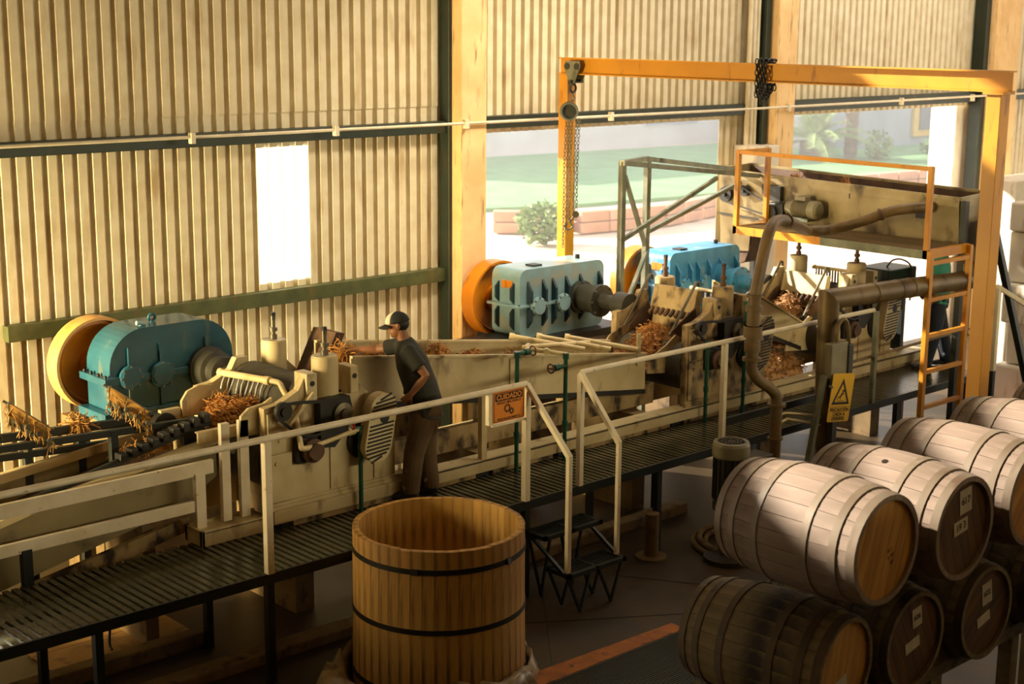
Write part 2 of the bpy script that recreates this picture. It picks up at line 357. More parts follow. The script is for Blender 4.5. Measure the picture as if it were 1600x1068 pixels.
# steel of the wall
def st(name, mb, m, bevel=0.0):
    o = mb.build(name, m, None, bevel); o['kind'] = 'structure'; return o
st('trim_1', MB().box(5.97, 11.62, 13.58, 13.70, 2.262, 2.42), M['olive'], .006)              # lower girt
g = MB().box(-7, 11.62, 13.56, 13.69, 4.03, 4.17).box(11.9, 17.4, 13.56, 13.69, 4.05, 4.20).box(17.9, 23.7, 13.56, 13.69, 4.05, 4.22).box(24.2, 30, 13.56, 13.69, 4.05, 4.22)
st('trim_2', g, M['dkgreen'], .006)
st('trim_3', MB().box(11.46, 11.60, 13.52, 13.69, 0, 7.24), M['dkgreen'], .006)
st('trim_4', MB().box(17.30, 17.42, 13.46, 13.69, 3.6, 7.24), M['dkgreen'], .006)
st('trim_5', MB().box(23.22, 23.36, 13.46, 13.69, 0, 7.24), M['dkgreen'], .006)
st('trim_6', MB().box(24.2, 24.34, 13.46, 13.69, 0, 7.24), M['dkgreen'], .006)
for i, x in enumerate((17.05, 17.14, 17.22)):                                               # pipes beside the second column
    st('trim_%d' % (7 + i), MB().cyl((x, 13.55, 3.6), (x, 13.55, 7.24), 0.035), M['sheet'])
st('column_left', MB().box(11.51, 11.905, 13.35, 13.95, 0, 8.0), M['column'], .015)
st('column_middle', MB().box(17.45, 17.9, 13.35, 13.95, 0, 8.0), M['column'], .015)
st('column_right', MB().box(23.40, 24.2, 13.35, 13.95, 0, 8.0), M['column'], .015)
st('pillar_base', MB().box(16.95, 17.45, 13.25, 13.69, 0, 3.62), M['white'], .015)
st('downpipe', MB().box(23.05, 23.8, 13.8, 14.3, 0, 4.1), M['white'], .015)                  # white pier just outside the second opening
# roof with a gap above the wall, closed rear wall out of view
ce = MB().box(-8, 32, -6, 13.72, 7.95, 8.1); st('ceiling', ce, M['ceil'])
st('gallery_floor', MB().box(-6, 31, -6, 1.25, 3.66, 3.82), M['kerb'])
st('wall_front', MB().box(-8.2, 32, -6.2, -6, 0, 8.0), M['ceil']); st('wall_left', MB().box(-8.3, -8.1, -6, 13.7, 0, 8.0), M['ceil'])
# conduit along the wall
cd = thing('conduit', 'long thin cream conduit pipe running along the corrugated wall on clips', 'conduit', (12.5, 13.5, 4.13))
MB().tube([(-6, 13.31, 4.165), (17.2, 13.31, 4.15)], 0.017, 8).build('pipe', M['rail'], cd)
MB().tube([(17.2, 13.31, 4.15), (30, 13.31, 4.19)], 0.017, 8).build('pipe', M['rail'], cd)
clip0 = None
for x in (4.1, 7.9, 9.68, 11.55, 14.0, 17.7, 20.6, 22.7):
    if clip0 is None:
        clip0 = MB().box(x - 0.026, x + 0.026, 13.285, 13.345, 4.09, 4.20).build('clip', M['rail'], cd, .004)
        x00 = x
    else: inst(clip0, cd, (x - x00, 0, 0))
# ------------------------------------------------------------------ outdoors
gy = MB().box(-40, 140, 13.9, 160, -0.3, -0.02).build('yard', M['pave']); gy['kind'] = 'structure'
lawn = MB().prism([(20.5, 34.5), (31.5, 31.0), (36, 30.4), (46, 30.9), (54, 30.4), (62, 31), (100, 40), (90, 50), (52, 43.4), (38, 44.6), (28, 46), (20, 40)], 'xy', -0.02, 0.10).build('lawn', M['grass']); lawn['kind'] = 'structure'
# low terracotta planter wall, block by block
pw = thing('planter_wall', 'low terracotta block wall edging the lawn outside the opening', 'garden wall', (30, 27, 0))
line = [(25.6, 28.6), (27.2, 27.0), (30, 26.6), (33, 27.2), (37, 28.4), (42, 28.0), (47, 27.4)]
blk0 = None; cnt = 0
for (xa, ya), (xb, yb) in zip(line[:-1], line[1:]):
    L_ = math.hypot(xb - xa, yb - ya); n = max(1, round(L_ / 0.95)); ang = math.atan2(yb - ya, xb - xa)
    for i in range(n):
        for c in range(2):
            t = (i + 0.5 * ((c % 2) * 0.6 + 0.7)) / n; t = (i + 0.5) / n
            p = (xa + (xb - xa) * t - 30, ya + (yb - ya) * t - 27, 0.02 + c * 0.29)
            if blk0 is None:
                blk0 = MB().box(-0.46, 0.46, -0.18, 0.18, 0, 0.27).build('block', M['terracotta'], None, .02)
                blk0.parent = pw; blk0.location = p; blk0.rotation_euler = (0, 0, ang); OFF[blk0.name] = V(30, 27, 0)
            else: inst(blk0, pw, p, (0, 0, ang))
st('wall_far', MB().box(30, 60, 45.0, 45.4, -0.1, 5.5), M['farwall'])
MB_ = MB().box(49.5, 53.0, 44.9, 44.99, 0.95, 1.7); tag(MB_.build('far_awning', M['bluedoor'], None, .02), 'pale blue panel on the far white wall beyond the lawn', 'panel')
def leaf_ball(mb, c, r, n, size, rng, squash=0.8):
    for i in range(n):
        u = rng.uniform(-1, 1); a = rng.uniform(0, 6.283); rr = r * rng.uniform(0.45, 1.0) ** 0.6
        q = math.sqrt(1 - u * u); p = Vector(c) + Vector((rr * q * math.cos(a), rr * q * math.sin(a), rr * u * squash))
        d = Vector((rng.uniform(-1, 1), rng.uniform(-1, 1), rng.uniform(-.6, .9))).normalized(); s_ = size * rng.uniform(.6, 1.3)
        e = d.cross(Vector((rng.uniform(-1, 1), rng.uniform(-1, 1), rng.uniform(-1, 1)))).normalized() * s_ * 0.35
        mb.add([p, p + d * s_ * .5 + e, p + d * s_, p + d * s_ * .5 - e], [(0, 1, 2, 3)])
def shrub(name, label, c, r, n, size, m, cat='shrub', seed=1, squash=0.8):
    rng = random.Random(seed); t = thing(name, label, cat, (c[0], c[1], 0))
    mb = MB(); leaf_ball(mb, c, r, n, size, rng, squash); mb.build('foliage', m, t)
    s_ = MB()
    for i in range(5):
        a = rng.uniform(0, 6.28); s_.tube([(c[0], c[1], 0), (c[0] + .2 * r * math.cos(a), c[1] + .2 * r * math.sin(a), c[2] * .6), (c[0] + .5 * r * math.cos(a), c[1] + .5 * r * math.sin(a), c[2])], 0.02 * max(1, r), 5)
    s_.build('stem', M['bark'], t); return t
shrub('flowering_shrub', 'pale flowering shrub in front of the low terracotta wall outside', (25.2, 26.2, 0.55), 0.62, 900, 0.17, M['leaf'], seed=3)
shrub('green_shrub', 'low dark green shrub at the foot of the forked tree beyond the lawn', (55.6, 33.6, 0.35), 1.0, 700, 0.3, M['leafdk'], seed=4, squash=0.5)
shrub('young_shrub', 'small yellow green shrub on the lawn beside the slender palm', (51.2, 34.0, 0.6), 0.5, 260, 0.22, M['leaf'], seed=5, squash=1.3)
def palm(name, label, c, trunk_h, trunk_r, nf, flen, seed):
    rng = random.Random(seed); t = thing(name, label, 'palm', (c[0], c[1], 0))
    mb = MB(); prof = [(trunk_r * 1.1, 0)]
    for i in range(8): prof += [(trunk_r * 0.9, trunk_h * (i + .5) / 8), (trunk_r * 1.05, trunk_h * (i + 1) / 8)]
    mb.lathe((c[0], c[1], 0), (0, 0, 1), prof, 14); mb.build('trunk', M['bark'], t)
    f0 = None
    for i in range(nf):
        el = rng.uniform(0.15, 1.35); az = 6.283 * i / nf + rng.uniform(-.1, .1); L_ = flen * rng.uniform(.8, 1.1)
        pts = []
        for k in range(8):
            u = k / 7; x = L_ * u * math.cos(el); z = L_ * (u * math.sin(el) - 0.55 * u * u)
            pts.append(Vector((c[0] + x * math.cos(az), c[1] + x * math.sin(az), trunk_h + z)))
        mb = MB(); mb.tube(pts, [0.03 * (1 - .8 * k / 7) for k in range(8)], 4, False)
        side = Vector((-math.sin(az), math.cos(az), 0))
        for k in range(26):
            u = 0.15 + 0.85 * k / 26; j = min(6, int(u * 7)); p = pts[j].lerp(pts[j + 1], u * 7 - j); d = (pts[j + 1] - pts[j]).normalized()
            w = flen * 0.22 * (1 - 0.5 * u)
            for sgn in (-1, 1):
                tip = p + side * sgn * w + d * w * .7 + Vector((0, 0, -0.25 * w)); q = d * 0.035
                mb.add([p - q, p + q, tip], [(0, 1, 2)])
        mb.build('frond', M['leaf'], t)
    return t
palm('palm_tree', 'short stout palm with spreading fronds on the lawn beside the middle column', (49.7, 36.0), .75, 0.62, 24, 3.0, 2)
palm('slender_palm', 'slender pale trunked palm behind the short palm on the lawn', (51.0, 35.2), 3.0, 0.27, 16, 3.6, 8)
tr = thing('tree', 'forked brown tree trunk with thin foliage right of the grey house window', 'tree', (53.9, 31.8, 0))
mb = MB(); mb.tube([(53.9, 31.8, 0), (53.85, 31.8, .9), (53.6, 31.9, 1.7)], [.55, .44, .40], 10)
mb.tube([(53.75, 31.8, 1.3), (52.6, 32.5, 2.7), (51.4, 33.1, 4.0)], [.34, .26, .16], 8); mb.tube([(53.65, 31.9, 1.6), (53.8, 31.8, 2.9), (53.7, 31.8, 4.6)], [.36, .28, .16], 8)
mb.tube([(53.75, 31.8, 1.2), (55.1, 31.1, 2.7), (56.0, 30.6, 4.0)], [.32, .24, .15], 8); mb.build('trunk', M['bark'], tr)
mb = MB(); rng = random.Random(5)
for c_ in ((51.2, 33.2, 4.2), (53.7, 31.8, 4.8), (56, 30.6, 4.4), (49.5, 34.2, 3.9), (47.5, 35.4, 4.0)): leaf_ball(mb, c_, 1.7, 380, .3, rng)
mb.build('foliage', M['leafdk'], tr)
hs = thing('grey_house', 'grey house with yellow framed dark window beyond the lawn', 'house', (62, 37.5, 0))
MB().box(54.8, 78, 37.5, 46.0, -0.1, 6.5).build('wall', M['greyhouse'], hs)
MB().box(58.9, 63.0, 37.35, 37.5, .45, 2.05).build('window_frame', M['yellowtrim'], hs, .03)
MB().box(59.3, 62.5, 37.28, 37.4, .75, 1.9).build('window_pane', M['darkpane'], hs)
MB().box(54.8, 78, 37.3, 37.5, 2.1, 2.35).build('trim_band', M['yellowtrim'], hs, .02)
MB().box(63.5, 72, 36.9, 37.5, -0.05, .55).build('step', M['yellowtrim'], hs, .03)
hs2 = MB().box(51.5, 54.6, 39.5, 41.0, -.1, 1.5).build('low_wall', M['farwall'], None, .03); tag(hs2, 'low pale wall between the far white wall and the grey house', 'wall')

def haze_box():
    m = bpy.data.materials.new('sunlit_haze'); m.use_nodes = True; N = m.node_tree.nodes; N.remove(N['Principled BSDF'])
    v = N.new('ShaderNodeVolumeScatter'); v.inputs['Color'].default_value = (1, .97, .92, 1); v.inputs['Density'].default_value = 0.0115; v.inputs['Anisotropy'].default_value = 0.55
    m.node_tree.links.new(v.outputs[0], N['Material Output'].inputs['Volume'])
    o = MB().box(-40, 130, 14.6, 75, 0.02, 9).build('haze', m); o['kind'] = 'stuff'; o['label'] = 'pale sunlit haze hanging in the air over the yard'; o['category'] = 'haze'
haze_box()
# ------------------------------------------------------------------ walkway, rails, base frames
YN, YF, ZW = 9.69, 10.74, 0.95
wk = thing('walkway', 'long raised walkway of dark wet metal slats in front of the mills', 'walkway', (10, 10.2, ZW))
MB().box(2.6, 17.27, YN - .022, YN - .001, ZW - .05, ZW + .004).build('edge_strip', M['walkframe'], wk)
sl0 = MB().box(2.6, 2.645, YN, YF - .005, ZW - 0.035, ZW).build('slat', M['walk'], wk)
nsl = int((17.25 - 2.6) / 0.0745)
for i in range(1, nsl):
    x = 2.6 + i * 0.0745
    o = inst(sl0, wk, (x - 2.6, 0, R_.uniform(-.0015, .0015)))
MB().box(2.6, 17.27, YN - .02, YN + .03, ZW - .085, ZW - .036).build('edge_beam', M['walkframe'], wk)
MB().box(2.6, 17.27, YF - .04, YF + .0, ZW - .085, ZW - .036).build('edge_beam', M['walkframe'], wk)
MB().box(2.6, 17.27, 10.18, 10.22, ZW - .075, ZW - .036).build('edge_beam', M['walkframe'], wk)
lg0 = None
for x in (3.3, 4.80, 6.31, 9.15, 11.0, 12.05, 13.85, 15.30, 16.9):
    for y in (YN + .01, YF - .08):
        if lg0 is None:
            lg0 = MB().box(x - .032, x + .032, y - .03, y + .034, 0, ZW - .085).build('leg', M['walkframe'], wk); lx, ly = x, y
        else: inst(lg0, wk, (x - lx, y - ly, 0))

def rail_post(mb, x, y, z0, z1, w=.062): return mb.box(x - w / 2, x + w / 2, y - w / 2, y + w / 2, z0, z1)
YR = YN - .002
hr = thing('handrail', 'long white handrail along the walkway, carrying the orange warning sign', 'handrail', (6.3, YR, ZW))
MB().tube([(2.2, YR, 2.072), (9.14, YR, 2.072)], .028, 12).build('top_rail', M['rail'], hr)
for x in (2.75, 6.31, 9.14): rail_post(MB(), x, YR, ZW, 2.05).build('post', M['rail'], hr, .004)
rail_post(MB(), 8.68, YR, 1.76, 2.05, .05).build('sign_post', M['rail'], hr, .004)
MB().beam((9.14, YR, 2.07), (9.14, 9.11, 1.49), .05, .045).build('sloping_rail', M['rail'], hr, .004)
MB().box(9.12, 9.165, 9.10, 9.145, .40, 1.50).build('newel', M['rail'], hr, .004)
hr2 = thing('handrail', 'white handrail right of the steps, running behind the brown pump hose', 'handrail', (12, YR, ZW))
MB().tube([(9.86, YR, 2.072), (14.68, YR, 2.072)], .026, 12).build('top_rail', M['rail'], hr2)
for x in (9.85, 11.98, 14.74): rail_post(MB(), x, YR, ZW, 2.05, .055).build('post', M['rail'] if x < 14 else M['galv'], hr2, .004)
MB().beam((9.84, YR, 2.07), (9.84, 9.165, 1.485), .05, .045).build('sloping_rail', M['rail'], hr2, .004)
MB().box(9.82, 9.86, 9.15, 9.19, .40, 1.49).build('newel', M['rail'], hr2, .004)
MB().tube([(13.75, YR + .03, 1.49), (17.2, YR + .03, 1.56)], .018, 8).build('mid_rail', M['duct'], hr2)
MB().box(12.0, 13.95, YR - .02, YR + .02, 1.16, 1.24).build('brace', M['walkframe'], hr2)   # dark tie bar
# white guard on the conveyor side of the walkway
gd = thing('guard_rail', 'white flat bar guard between the walkway and the rake conveyor', 'guard rail', (6.3, YF, ZW))
MB().box(2.2, 6.44, 10.70, 10.74, 1.535, 1.655).build('rail', M['rail'], gd, .004)
MB().box(2.2, 6.26, 10.70, 10.74, 1.225, 1.325).build('rail', M['rail'], gd, .004)
MB().box(6.25, 6.345, 10.68, 10.74, .96, 1.56).build('post', M['rail'], gd, .004)
MB().box(6.515, 6.60, 10.69, 10.74, 1.08, 1.95).build('post', M['rail'], gd, .004)
MB().box(6.70, 6.79, 10.69, 10.74, 1.08, 1.95).build('post', M['rail'], gd, .004)
MB().box(4.70, 4.785, 10.69, 10.75, .95, 1.25).build('post', M['walkframe'], gd, .004)
MB().box(6.22, 6.90, 10.56, 10.60, .95, 1.09).box(6.22, 6.25, 10.56, 10.84, .95, 1.09).box(6.22, 6.90, 10.80, 10.84, .95, 1.09).box(6.22, 6.90, 10.56, 10.84, 1.062, 1.077).build('sill', M['cream'], gd, .004)
# steps
stp = thing('steps', 'two dark slatted steps with zigzag legs below the gap in the handrails', 'steps', (9.5, 9.3, 0))
for z, y0, y1 in ((.40, 9.06, 9.36), (.68, 9.38, 9.66)):
    MB().box(9.1, 9.14, y0, y1, z - .04, z).box(9.82, 9.86, y0, y1, z - .04, z).box(9.1, 9.86, y0, y0 + .03, z - .04, z).box(9.1, 9.86, y1 - .03, y1, z - .04, z).box(9.46, 9.49, y0, y1, z - .04, z).build('step_frame', M['walkframe'], stp)
    for k in range(6):
        y = y0 + .05 + k * (y1 - y0 - .1) / 5
        MB().box(9.14, 9.82, y - .008, y + .008, z - .02, z - .002).build('slat', M['walkframe'], stp)
for y, z in ((9.1, .36), (9.62, .64), (9.34, .36)):
    for xa, xb in ((9.12, 9.27), (9.42, 9.27), (9.52, 9.68), (9.84, 9.68)):
        MB().beam((xa, y, z), (xb, y - .02, 0.004), .022, .022).build('leg', M['walkframe'], stp)
for x in (9.12, 9.84): MB().beam((x, 9.63, .66), (x, 9.1, .36), .03, .03).build('stringer', M['walkframe'], stp)

# long cream base channel under the mills
bf = thing('base_frame', 'long low cream base channel carrying the mills and conveyors', 'base frame', (10, 10.9, ZW))
MB().box(8.44, 17.2, 10.50, 10.52, 1.0, 1.12).box(8.44, 17.2, 10.50, 10.72, 1.10, 1.12).box(6.92, 8.44, 10.52, 10.72, 1.0, 1.12).box(6.92, 17.2, 11.7, 11.74, .86, 1.12).build('channel', M['cream'], bf, .004)
for xa, xb in ((7.12, 8.22), (8.45, 9.25), (9.48, 10.3), (10.62, 12.1), (12.35, 13.3), (13.55, 15.0), (15.25, 17.15)):
    MB().box(xa, xb, 10.515, 10.535, .955, 1.0).build('skirt', M['cream_dirty'], bf)
for x in (7.0, 8.25, 9.28, 10.4, 12.15, 13.33, 15.03, 16.9):
    MB().box(x, x + .16, 10.54, 10.70, ZW + .001, 1.0).build('foot', M['black'], bf)
for x in (7.3, 9.5, 11.8, 14.2, 16.4): MB().box(x, x + .2, 10.78, 11.74, 0.0, .98).box(x, x + .2, 10.56, 11.74, .98, 1.10).build('pier', M['kerb'], bf)
MB().box(9.34, 9.41, 10.53, 10.59, 1.12, 1.78).build('post', M['cream'], bf, .004)
# floor beams seen between the walkway and the conveyor
MB().box(8.5, 12.3, 10.95, 11.03, 1.12, 1.36).build('side_beam', M['cream_dirty'], bf, .004)
for x in (8.85, 10.2, 11.3): MB().box(x, x + .07, 11.0, 11.5, 1.12, 1.75).build('post', M['cream_dirty'], bf)

# ------------------------------------------------------------------ gearboxes and flywheels
def flywheel(label, cx, cz, pale):
    c = (cx, 13.28, cz); t = thing('flywheel', label, 'flywheel', c)
    Rw = .455
    MB().lathe(c, (0, -1, 0), [(.36, .0), (Rw, 0), (Rw, .21), (Rw - .028, .21), (Rw - .028, .02), (.36, .02)], 48).build('rim', M['rim'] if pale else M['orange'], t)
    MB().lathe(c, (0, -1, 0), [(Rw - .04, .03), (Rw - .04, .165), (Rw - .065, .172), (Rw - .085, .150), (.16, .10), (.16, .16), (.07, .16), (.0, .16)], 48).build('disc', M['orange'], t)
    sl = MB()
    for i in range(64):
        a = 6.2832 * i / 64; x, z = cx + (Rw - .029) * math.cos(a), cz + (Rw - .029) * math.sin(a)
        sl.beam((x, 13.28 - .19, z), (x, 13.28 - .135, z), .016, .010, (math.cos(a), 0, math.sin(a)))
    sl.build('vent_slots', M['rust'], t, kind='stuff')
    MB().cyl((cx, 13.12, cz), (cx, 12.951, cz), .055, n=12).build('shaft', M['steel'], t)
    ft = MB().box(cx - .33, cx + .33, 13.07, 13.3, 0, cz - Rw - .03).build('pedestal', M['kerb'], t)
    MB().box(cx - .2, cx - .1, 13.1, 13.28, cz - Rw - .04, cz - Rw + .06).box(cx + .1, cx + .2, 13.1, 13.28, cz - Rw - .04, cz - Rw + .06).build('saddle', M['black'], t)
    return t
def cover(parent, x, z, r, m, yf):
    o = MB().lathe((x, yf + .01, z), (0, -1, 0), [(r, 0), (r, .035), (r * .82, .045), (r * .82, .05), (0, .05)], 28).build('bearing_cover', m, parent)
    for i in range(8):
        a = 6.2832 * i / 8; MB().cyl((x + r * .9 * math.cos(a), yf - .025, z + r * .9 * math.sin(a)), (x + r * .9 * math.cos(a), yf - .042, z + r * .9 * math.sin(a)), .011, n=6).build('bolt', M['steel'], o)
def torus(mb, c, axis, R, r, n=16, k=7):
    d, a, b = mb.frame(axis); c = Vector(c); rings = []
    for i in range(n):
        t = 6.2832 * i / n; u = a * math.cos(t) + b * math.sin(t)
        for j in range(k):
            s = 6.2832 * j / k; rings.append(c + u * (R + r * math.cos(s)) + d * (r * math.sin(s)))
    mb.add(rings, [(i * k + j, i * k + (j + 1) % k, ((i + 1) % n) * k + (j + 1) % k, ((i + 1) % n) * k + j) for i in range(n) for j in range(k)], True)
    return mb
GY = 12.5
g1 = thing('gearbox', 'dark blue round-topped gearbox beside the corrugated wall at left', 'gearbox', (6.45, GY, 1.7))
def arch(x0, x1, z0, z1, r, n=10):
    out = [(x0, z0), (x1, z0)]
    for i in range(n + 1): a = math.pi / 2 * i / n; out.append((x1 - r + r * math.cos(a), z1 - r + r * math.sin(a)))
    for i in range(n + 1): a = math.pi / 2 * (1 + i / n); out.append((x0 + r + r * math.cos(a), z1 - r + r * math.sin(a)))
    return out
MB().prism(arch(6.45, 7.78, 1.70, 2.47, .37), 'xz', GY, 12.95).build('housing', M['blue'], g1, .015)
fo = MB().box(6.38, 7.85, GY - .035, 12.98, 1.965, 2.035).build('flange', M['blue'], g1, .006)
for y in (12.52, 12.66, 12.80, 12.93): MB().cyl((6.412, y, 2.035), (6.412, y, 2.06), .016, n=6).build('bolt', M['black'], fo)
for x, z, r in ((6.645, 2.02, .115), (6.975, 2.005, .125)): cover(g1, x, z, r, M['blue'], GY - .03)
for x in (6.645, 6.975, 7.48): MB().box(x - .011, x + .011, GY - .022, GY, 1.71, 1.90).box(x - .013, x + .013, GY - .03, GY, 2.1, 2.30).build('rib', M['blue'], g1)
MB().lathe((7.48, GY, 1.99), (0, -1, 0), [(.215, 0), (.215, .06), (.19, .07), (.19, .20), (.15, .22), (.15, .34), (.075, .36), (.075, .72), (0, .72)], 30).build('output_hub', M['dkgrey'], g1)
eb = torus(MB(), (7.02, 12.7, 2.515), (0, 1, 0.2), .036, .013).cyl((7.02, 12.7, 2.46), (7.02, 12.7, 2.485), .022, n=10).build('eyebolt', M['blue'], g1)
MB().cyl((6.84, 12.6, 2.43), (6.84, 12.6, 2.50), .018).cyl((6.80, 12.6, 2.50), (6.89, 12.6, 2.485), .022).build('breather', M['blue2'], g1)
MB().box(6.36, 7.9, 12.46, 12.99, 1.62, 1.70).build('base', M['blue'], g1, .006)
MB().box(6.45, 7.8, 12.5, 12.96, 0, 1.62).build('pedestal', M['kerb'], g1)
flywheel('orange flywheel in front of the corrugated wall at left', 6.655, 2.045, True)

def gearbox_b(label, dx, dz, m, x1=13.07):
    t = thing('gearbox', label, 'gearbox', (11.67 + dx, GY, 1.69 + dz))
    X = lambda v: v + dx
    Z = lambda v: v + dz
    poly = [(X(u), Z(w)) for u, w in rrect(11.67, x1, 1.69, 2.50, .11)]
    poly = [(u, max(w, Z(1.69))) for u, w in poly]
    MB().prism(poly, 'xz', GY, 12.98).build('housing', m, t, .012)
    fo = MB().box(X(11.60), X(13.13), GY - .04, 13.0, Z(2.055), Z(2.085)).build('flange', m, t, .004)
    for x in (11.64, 11.8, 12.1, 12.5, 12.85, 13.05): MB().cyl((X(x), GY - .022, Z(2.085)), (X(x), GY - .022, Z(2.105)), .013, n=6).build('bolt', M['steel'], fo)
    f0 = None
    for x in (11.80, 12.04, 12.20, 12.42, 12.66, 12.98):
        for z0, z1 in ((2.09, 2.36), (1.80, 2.05)):
            pts = [(GY, Z(z0)), (GY - .075, Z(z0) + .02), (GY - .075, Z(z1) - .11 if z0 > 2 else Z(z1) - .02), (GY, Z(z1))] if z0 > 2 else [(GY, Z(z0)), (GY - .075, Z(z0) + .1), (GY - .075, Z(z1) - .02), (GY, Z(z1))]
            MB().prism(pts, 'yz', X(x) - .016, X(x) + .016).build('fin', M['fin_shade'] if dx < 1 else m, t)
    for y in (12.6, 12.86):
        for z0, z1 in ((2.09, 2.34), (1.78, 2.05)):
            q = [(X(11.67), Z(z0)), (X(11.61), Z(z0) + .06), (X(11.61), Z(z1) - .06), (X(11.67), Z(z1))]
            MB().prism(q, 'xz', y - .012, y + .012).build('fin', M['fin_shade'] if dx < 1 else m, t)
    for x in (11.91, 12.32): cover(t, X(x), Z(2.06), .11, m, GY - .055)
    hb = MB().lathe((X(12.66), GY, Z(2.08)), (0, -1, 0), [(.2, 0), (.2, .05), (.165, .06), (.165, .33), (.195, .33), (.195, .38), (.10, .39), (.085, .40), (.085, .66), (.0, .66)], 30).build('output_hub', M['dkgrey'] if dx < 1 else m, t)
    for i in range(8):
        a = 6.2832 * i / 8; MB().cyl((X(12.66) + .178 * math.cos(a), GY - .38, Z(2.08) + .178 * math.sin(a)), (X(12.66) + .178 * math.cos(a), GY - .40, Z(2.08) + .178 * math.sin(a)), .013, n=6).build('bolt', M['steel'], hb)
    MB().lathe((X(12.66), GY - .5, Z(2.08)), (0, -1, 0), [(.085, 0), (.085, .13), (.145, .13), (.145, .33), (.0, .33)], 26).build('coupling', M['dkgrey'], t)
    MB().box(X(11.98), X(12.12), 12.6, 12.74, Z(2.495), Z(2.52)).build('inspection_cover', M['black'], t)
    MB().cyl((X(12.85), 12.74, Z(2.49)), (X(12.85), 12.74, Z(2.55)), .03, n=10).build('vent_cap', M['black'], t)
    MB().box(X(11.655), X(11.672), 12.62, 12.80, Z(2.27), Z(2.36)).build('name_plate', M['orange'], t)
    MB().box(X(11.05 if dx < 1 else 11.52), X(13.32), 12.32, 12.99, Z(1.60), Z(1.69)).build('base_plate', M['black'], t, .006)
    for x in (11.62, 12.3, 13.1): MB().box(X(x), X(x) + .16, 12.4, 12.98, 0, Z(1.60)).build('pedestal', M['kerb'], t)
    for x in (11.58, 13.24): MB().cyl((X(x), 12.4, Z(1.69)), (X(x), 12.4, Z(1.77)), .022, n=8).build('anchor_bolt', M['steel'], t)
    return t
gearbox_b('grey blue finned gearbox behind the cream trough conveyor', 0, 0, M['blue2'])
flywheel('orange flywheel beside the tan column', 11.90, 2.07, False)
gearbox_b('bright blue finned gearbox under the green steel frame', 2.62, -.06, M['blue3'])
flywheel('orange flywheel half hidden by the galvanised frame legs', 14.46, 2.0, False)

# ------------------------------------------------------------------ agave fibre
def fibre_heap(name, label, pts, n, m, seed, length=.16, thick=.0045, cat='fibre', group=None):
    """many curled strands over a rough mound; pts = (x, y, z, rx, ry, h) mounds"""
    rng = random.Random(seed); mb = MB()
    for (x, y, z, rx, ry, h) in pts:
        k = 10; ring = []
        vs = [(x, y, z + h)]
        for j in range(1, 5):
            for i in range(k):
                a = 6.2832 * (i + rng.uniform(-.3, .3)) / k; rr = j / 4 * rng.uniform(.9, 1.1)
                vs.append((x + rx * rr * math.cos(a), y + ry * rr * math.sin(a), z + h * (1 - (j / 4) ** 2) * rng.uniform(.75, 1.1) - (.02 if j == 4 else 0)))
        fs = [(0, 1 + i, 1 + (i + 1) % k) for i in range(k)]
        for j in range(3): fs += [(1 + j * k + i, 1 + (j + 1) * k + i, 1 + (j + 1) * k + (i + 1) % k, 1 + j * k + (i + 1) % k) for i in range(k)]
        mb.add(vs, fs, False)
    for s_ in range(n):
        x, y, z, rx, ry, h = rng.choice(pts); a = rng.uniform(0, 6.28); rr = math.sqrt(rng.random())
        p = Vector((x + rx * rr * math.cos(a), y + ry * rr * math.sin(a), z + h * (1 - rr * rr) + rng.uniform(-.005, .03)))
        d = Vector((rng.uniform(-1, 1), rng.uniform(-1, 1), rng.uniform(-.5, .7))).normalized(); path = [p]
        for k in range(4):
            d = (d + Vector((rng.uniform(-.7, .7), rng.uniform(-.7, .7), rng.uniform(-.8, .35)))).normalized(); path.append(path[-1] + d * length / 4 * rng.uniform(.6, 1.3))
        mb.tube(path, thick * rng.uniform(.6, 1.5), 3, False)
    for s_ in range(n // 4):                                              # clotted lumps
        x, y, z, rx, ry, h = rng.choice(pts); a = rng.uniform(0, 6.28); rr = math.sqrt(rng.random()) * .95
        c = Vector((x + rx * rr * math.cos(a), y + ry * rr * math.sin(a), z + h * (1 - rr * rr))); q = rng.uniform(.25, .6) * min(.05, rx * .25)
        P = [c + Vector(v) * q * rng.uniform(.6, 1.4) for v in ((1, 0, 0), (0, 1, 0), (-1, 0, 0), (0, -1, 0), (0, 0, 1), (0, 0, -1))]
        mb.add(P, [(0, 1, 4), (1, 2, 4), (2, 3, 4), (3, 0, 4), (1, 0, 5), (2, 1, 5), (3, 2, 5), (0, 3, 5)])
    o = mb.build(name, m); return tag(o, label, cat, group, 'stuff')

# ------------------------------------------------------------------ mills
def louver_guard(t, cx, cz, ang, R, L, y0, y1, m):
    ca, sa = math.cos(ang), math.sin(ang)
    def P(u, w): return (cx + u * ca + w * sa, cz - u * sa + w * ca)
    poly = [P(R * math.cos(math.pi * i / 12), L + R * math.sin(math.pi * i / 12)) for i in range(13)] + [P(-R * math.cos(math.pi * i / 12), -L - R * math.sin(math.pi * i / 12)) for i in range(13)]
    o = MB().prism(poly, 'xz', y0, y1).build('drive_guard', m, t, .006)
    n = 17; l0 = None
    for k in range(n):
        w = -L - R * .8 + (2 * L + 1.6 * R) * k / (n - 1); half = R * .86 if abs(w) < L else math.sqrt(max(.0, (R * .88) ** 2 - (abs(w) - L) ** 2))
        if half < .03 or k in (10,): continue
        a = P(-half, w - .035); b = P(half, w + .035)
        MB().beam((a[0], y0 - .004, a[1]), (b[0], y0 - .004, b[1]), .012, .015).build('louver', M['black'], o)
    h = P(.02, L * .55); MB().cyl((h[0], y0 - .006, h[1]), (h[0], y0 + .01, h[1]), .05, n=10).build('hub_hole', M['black'], o)
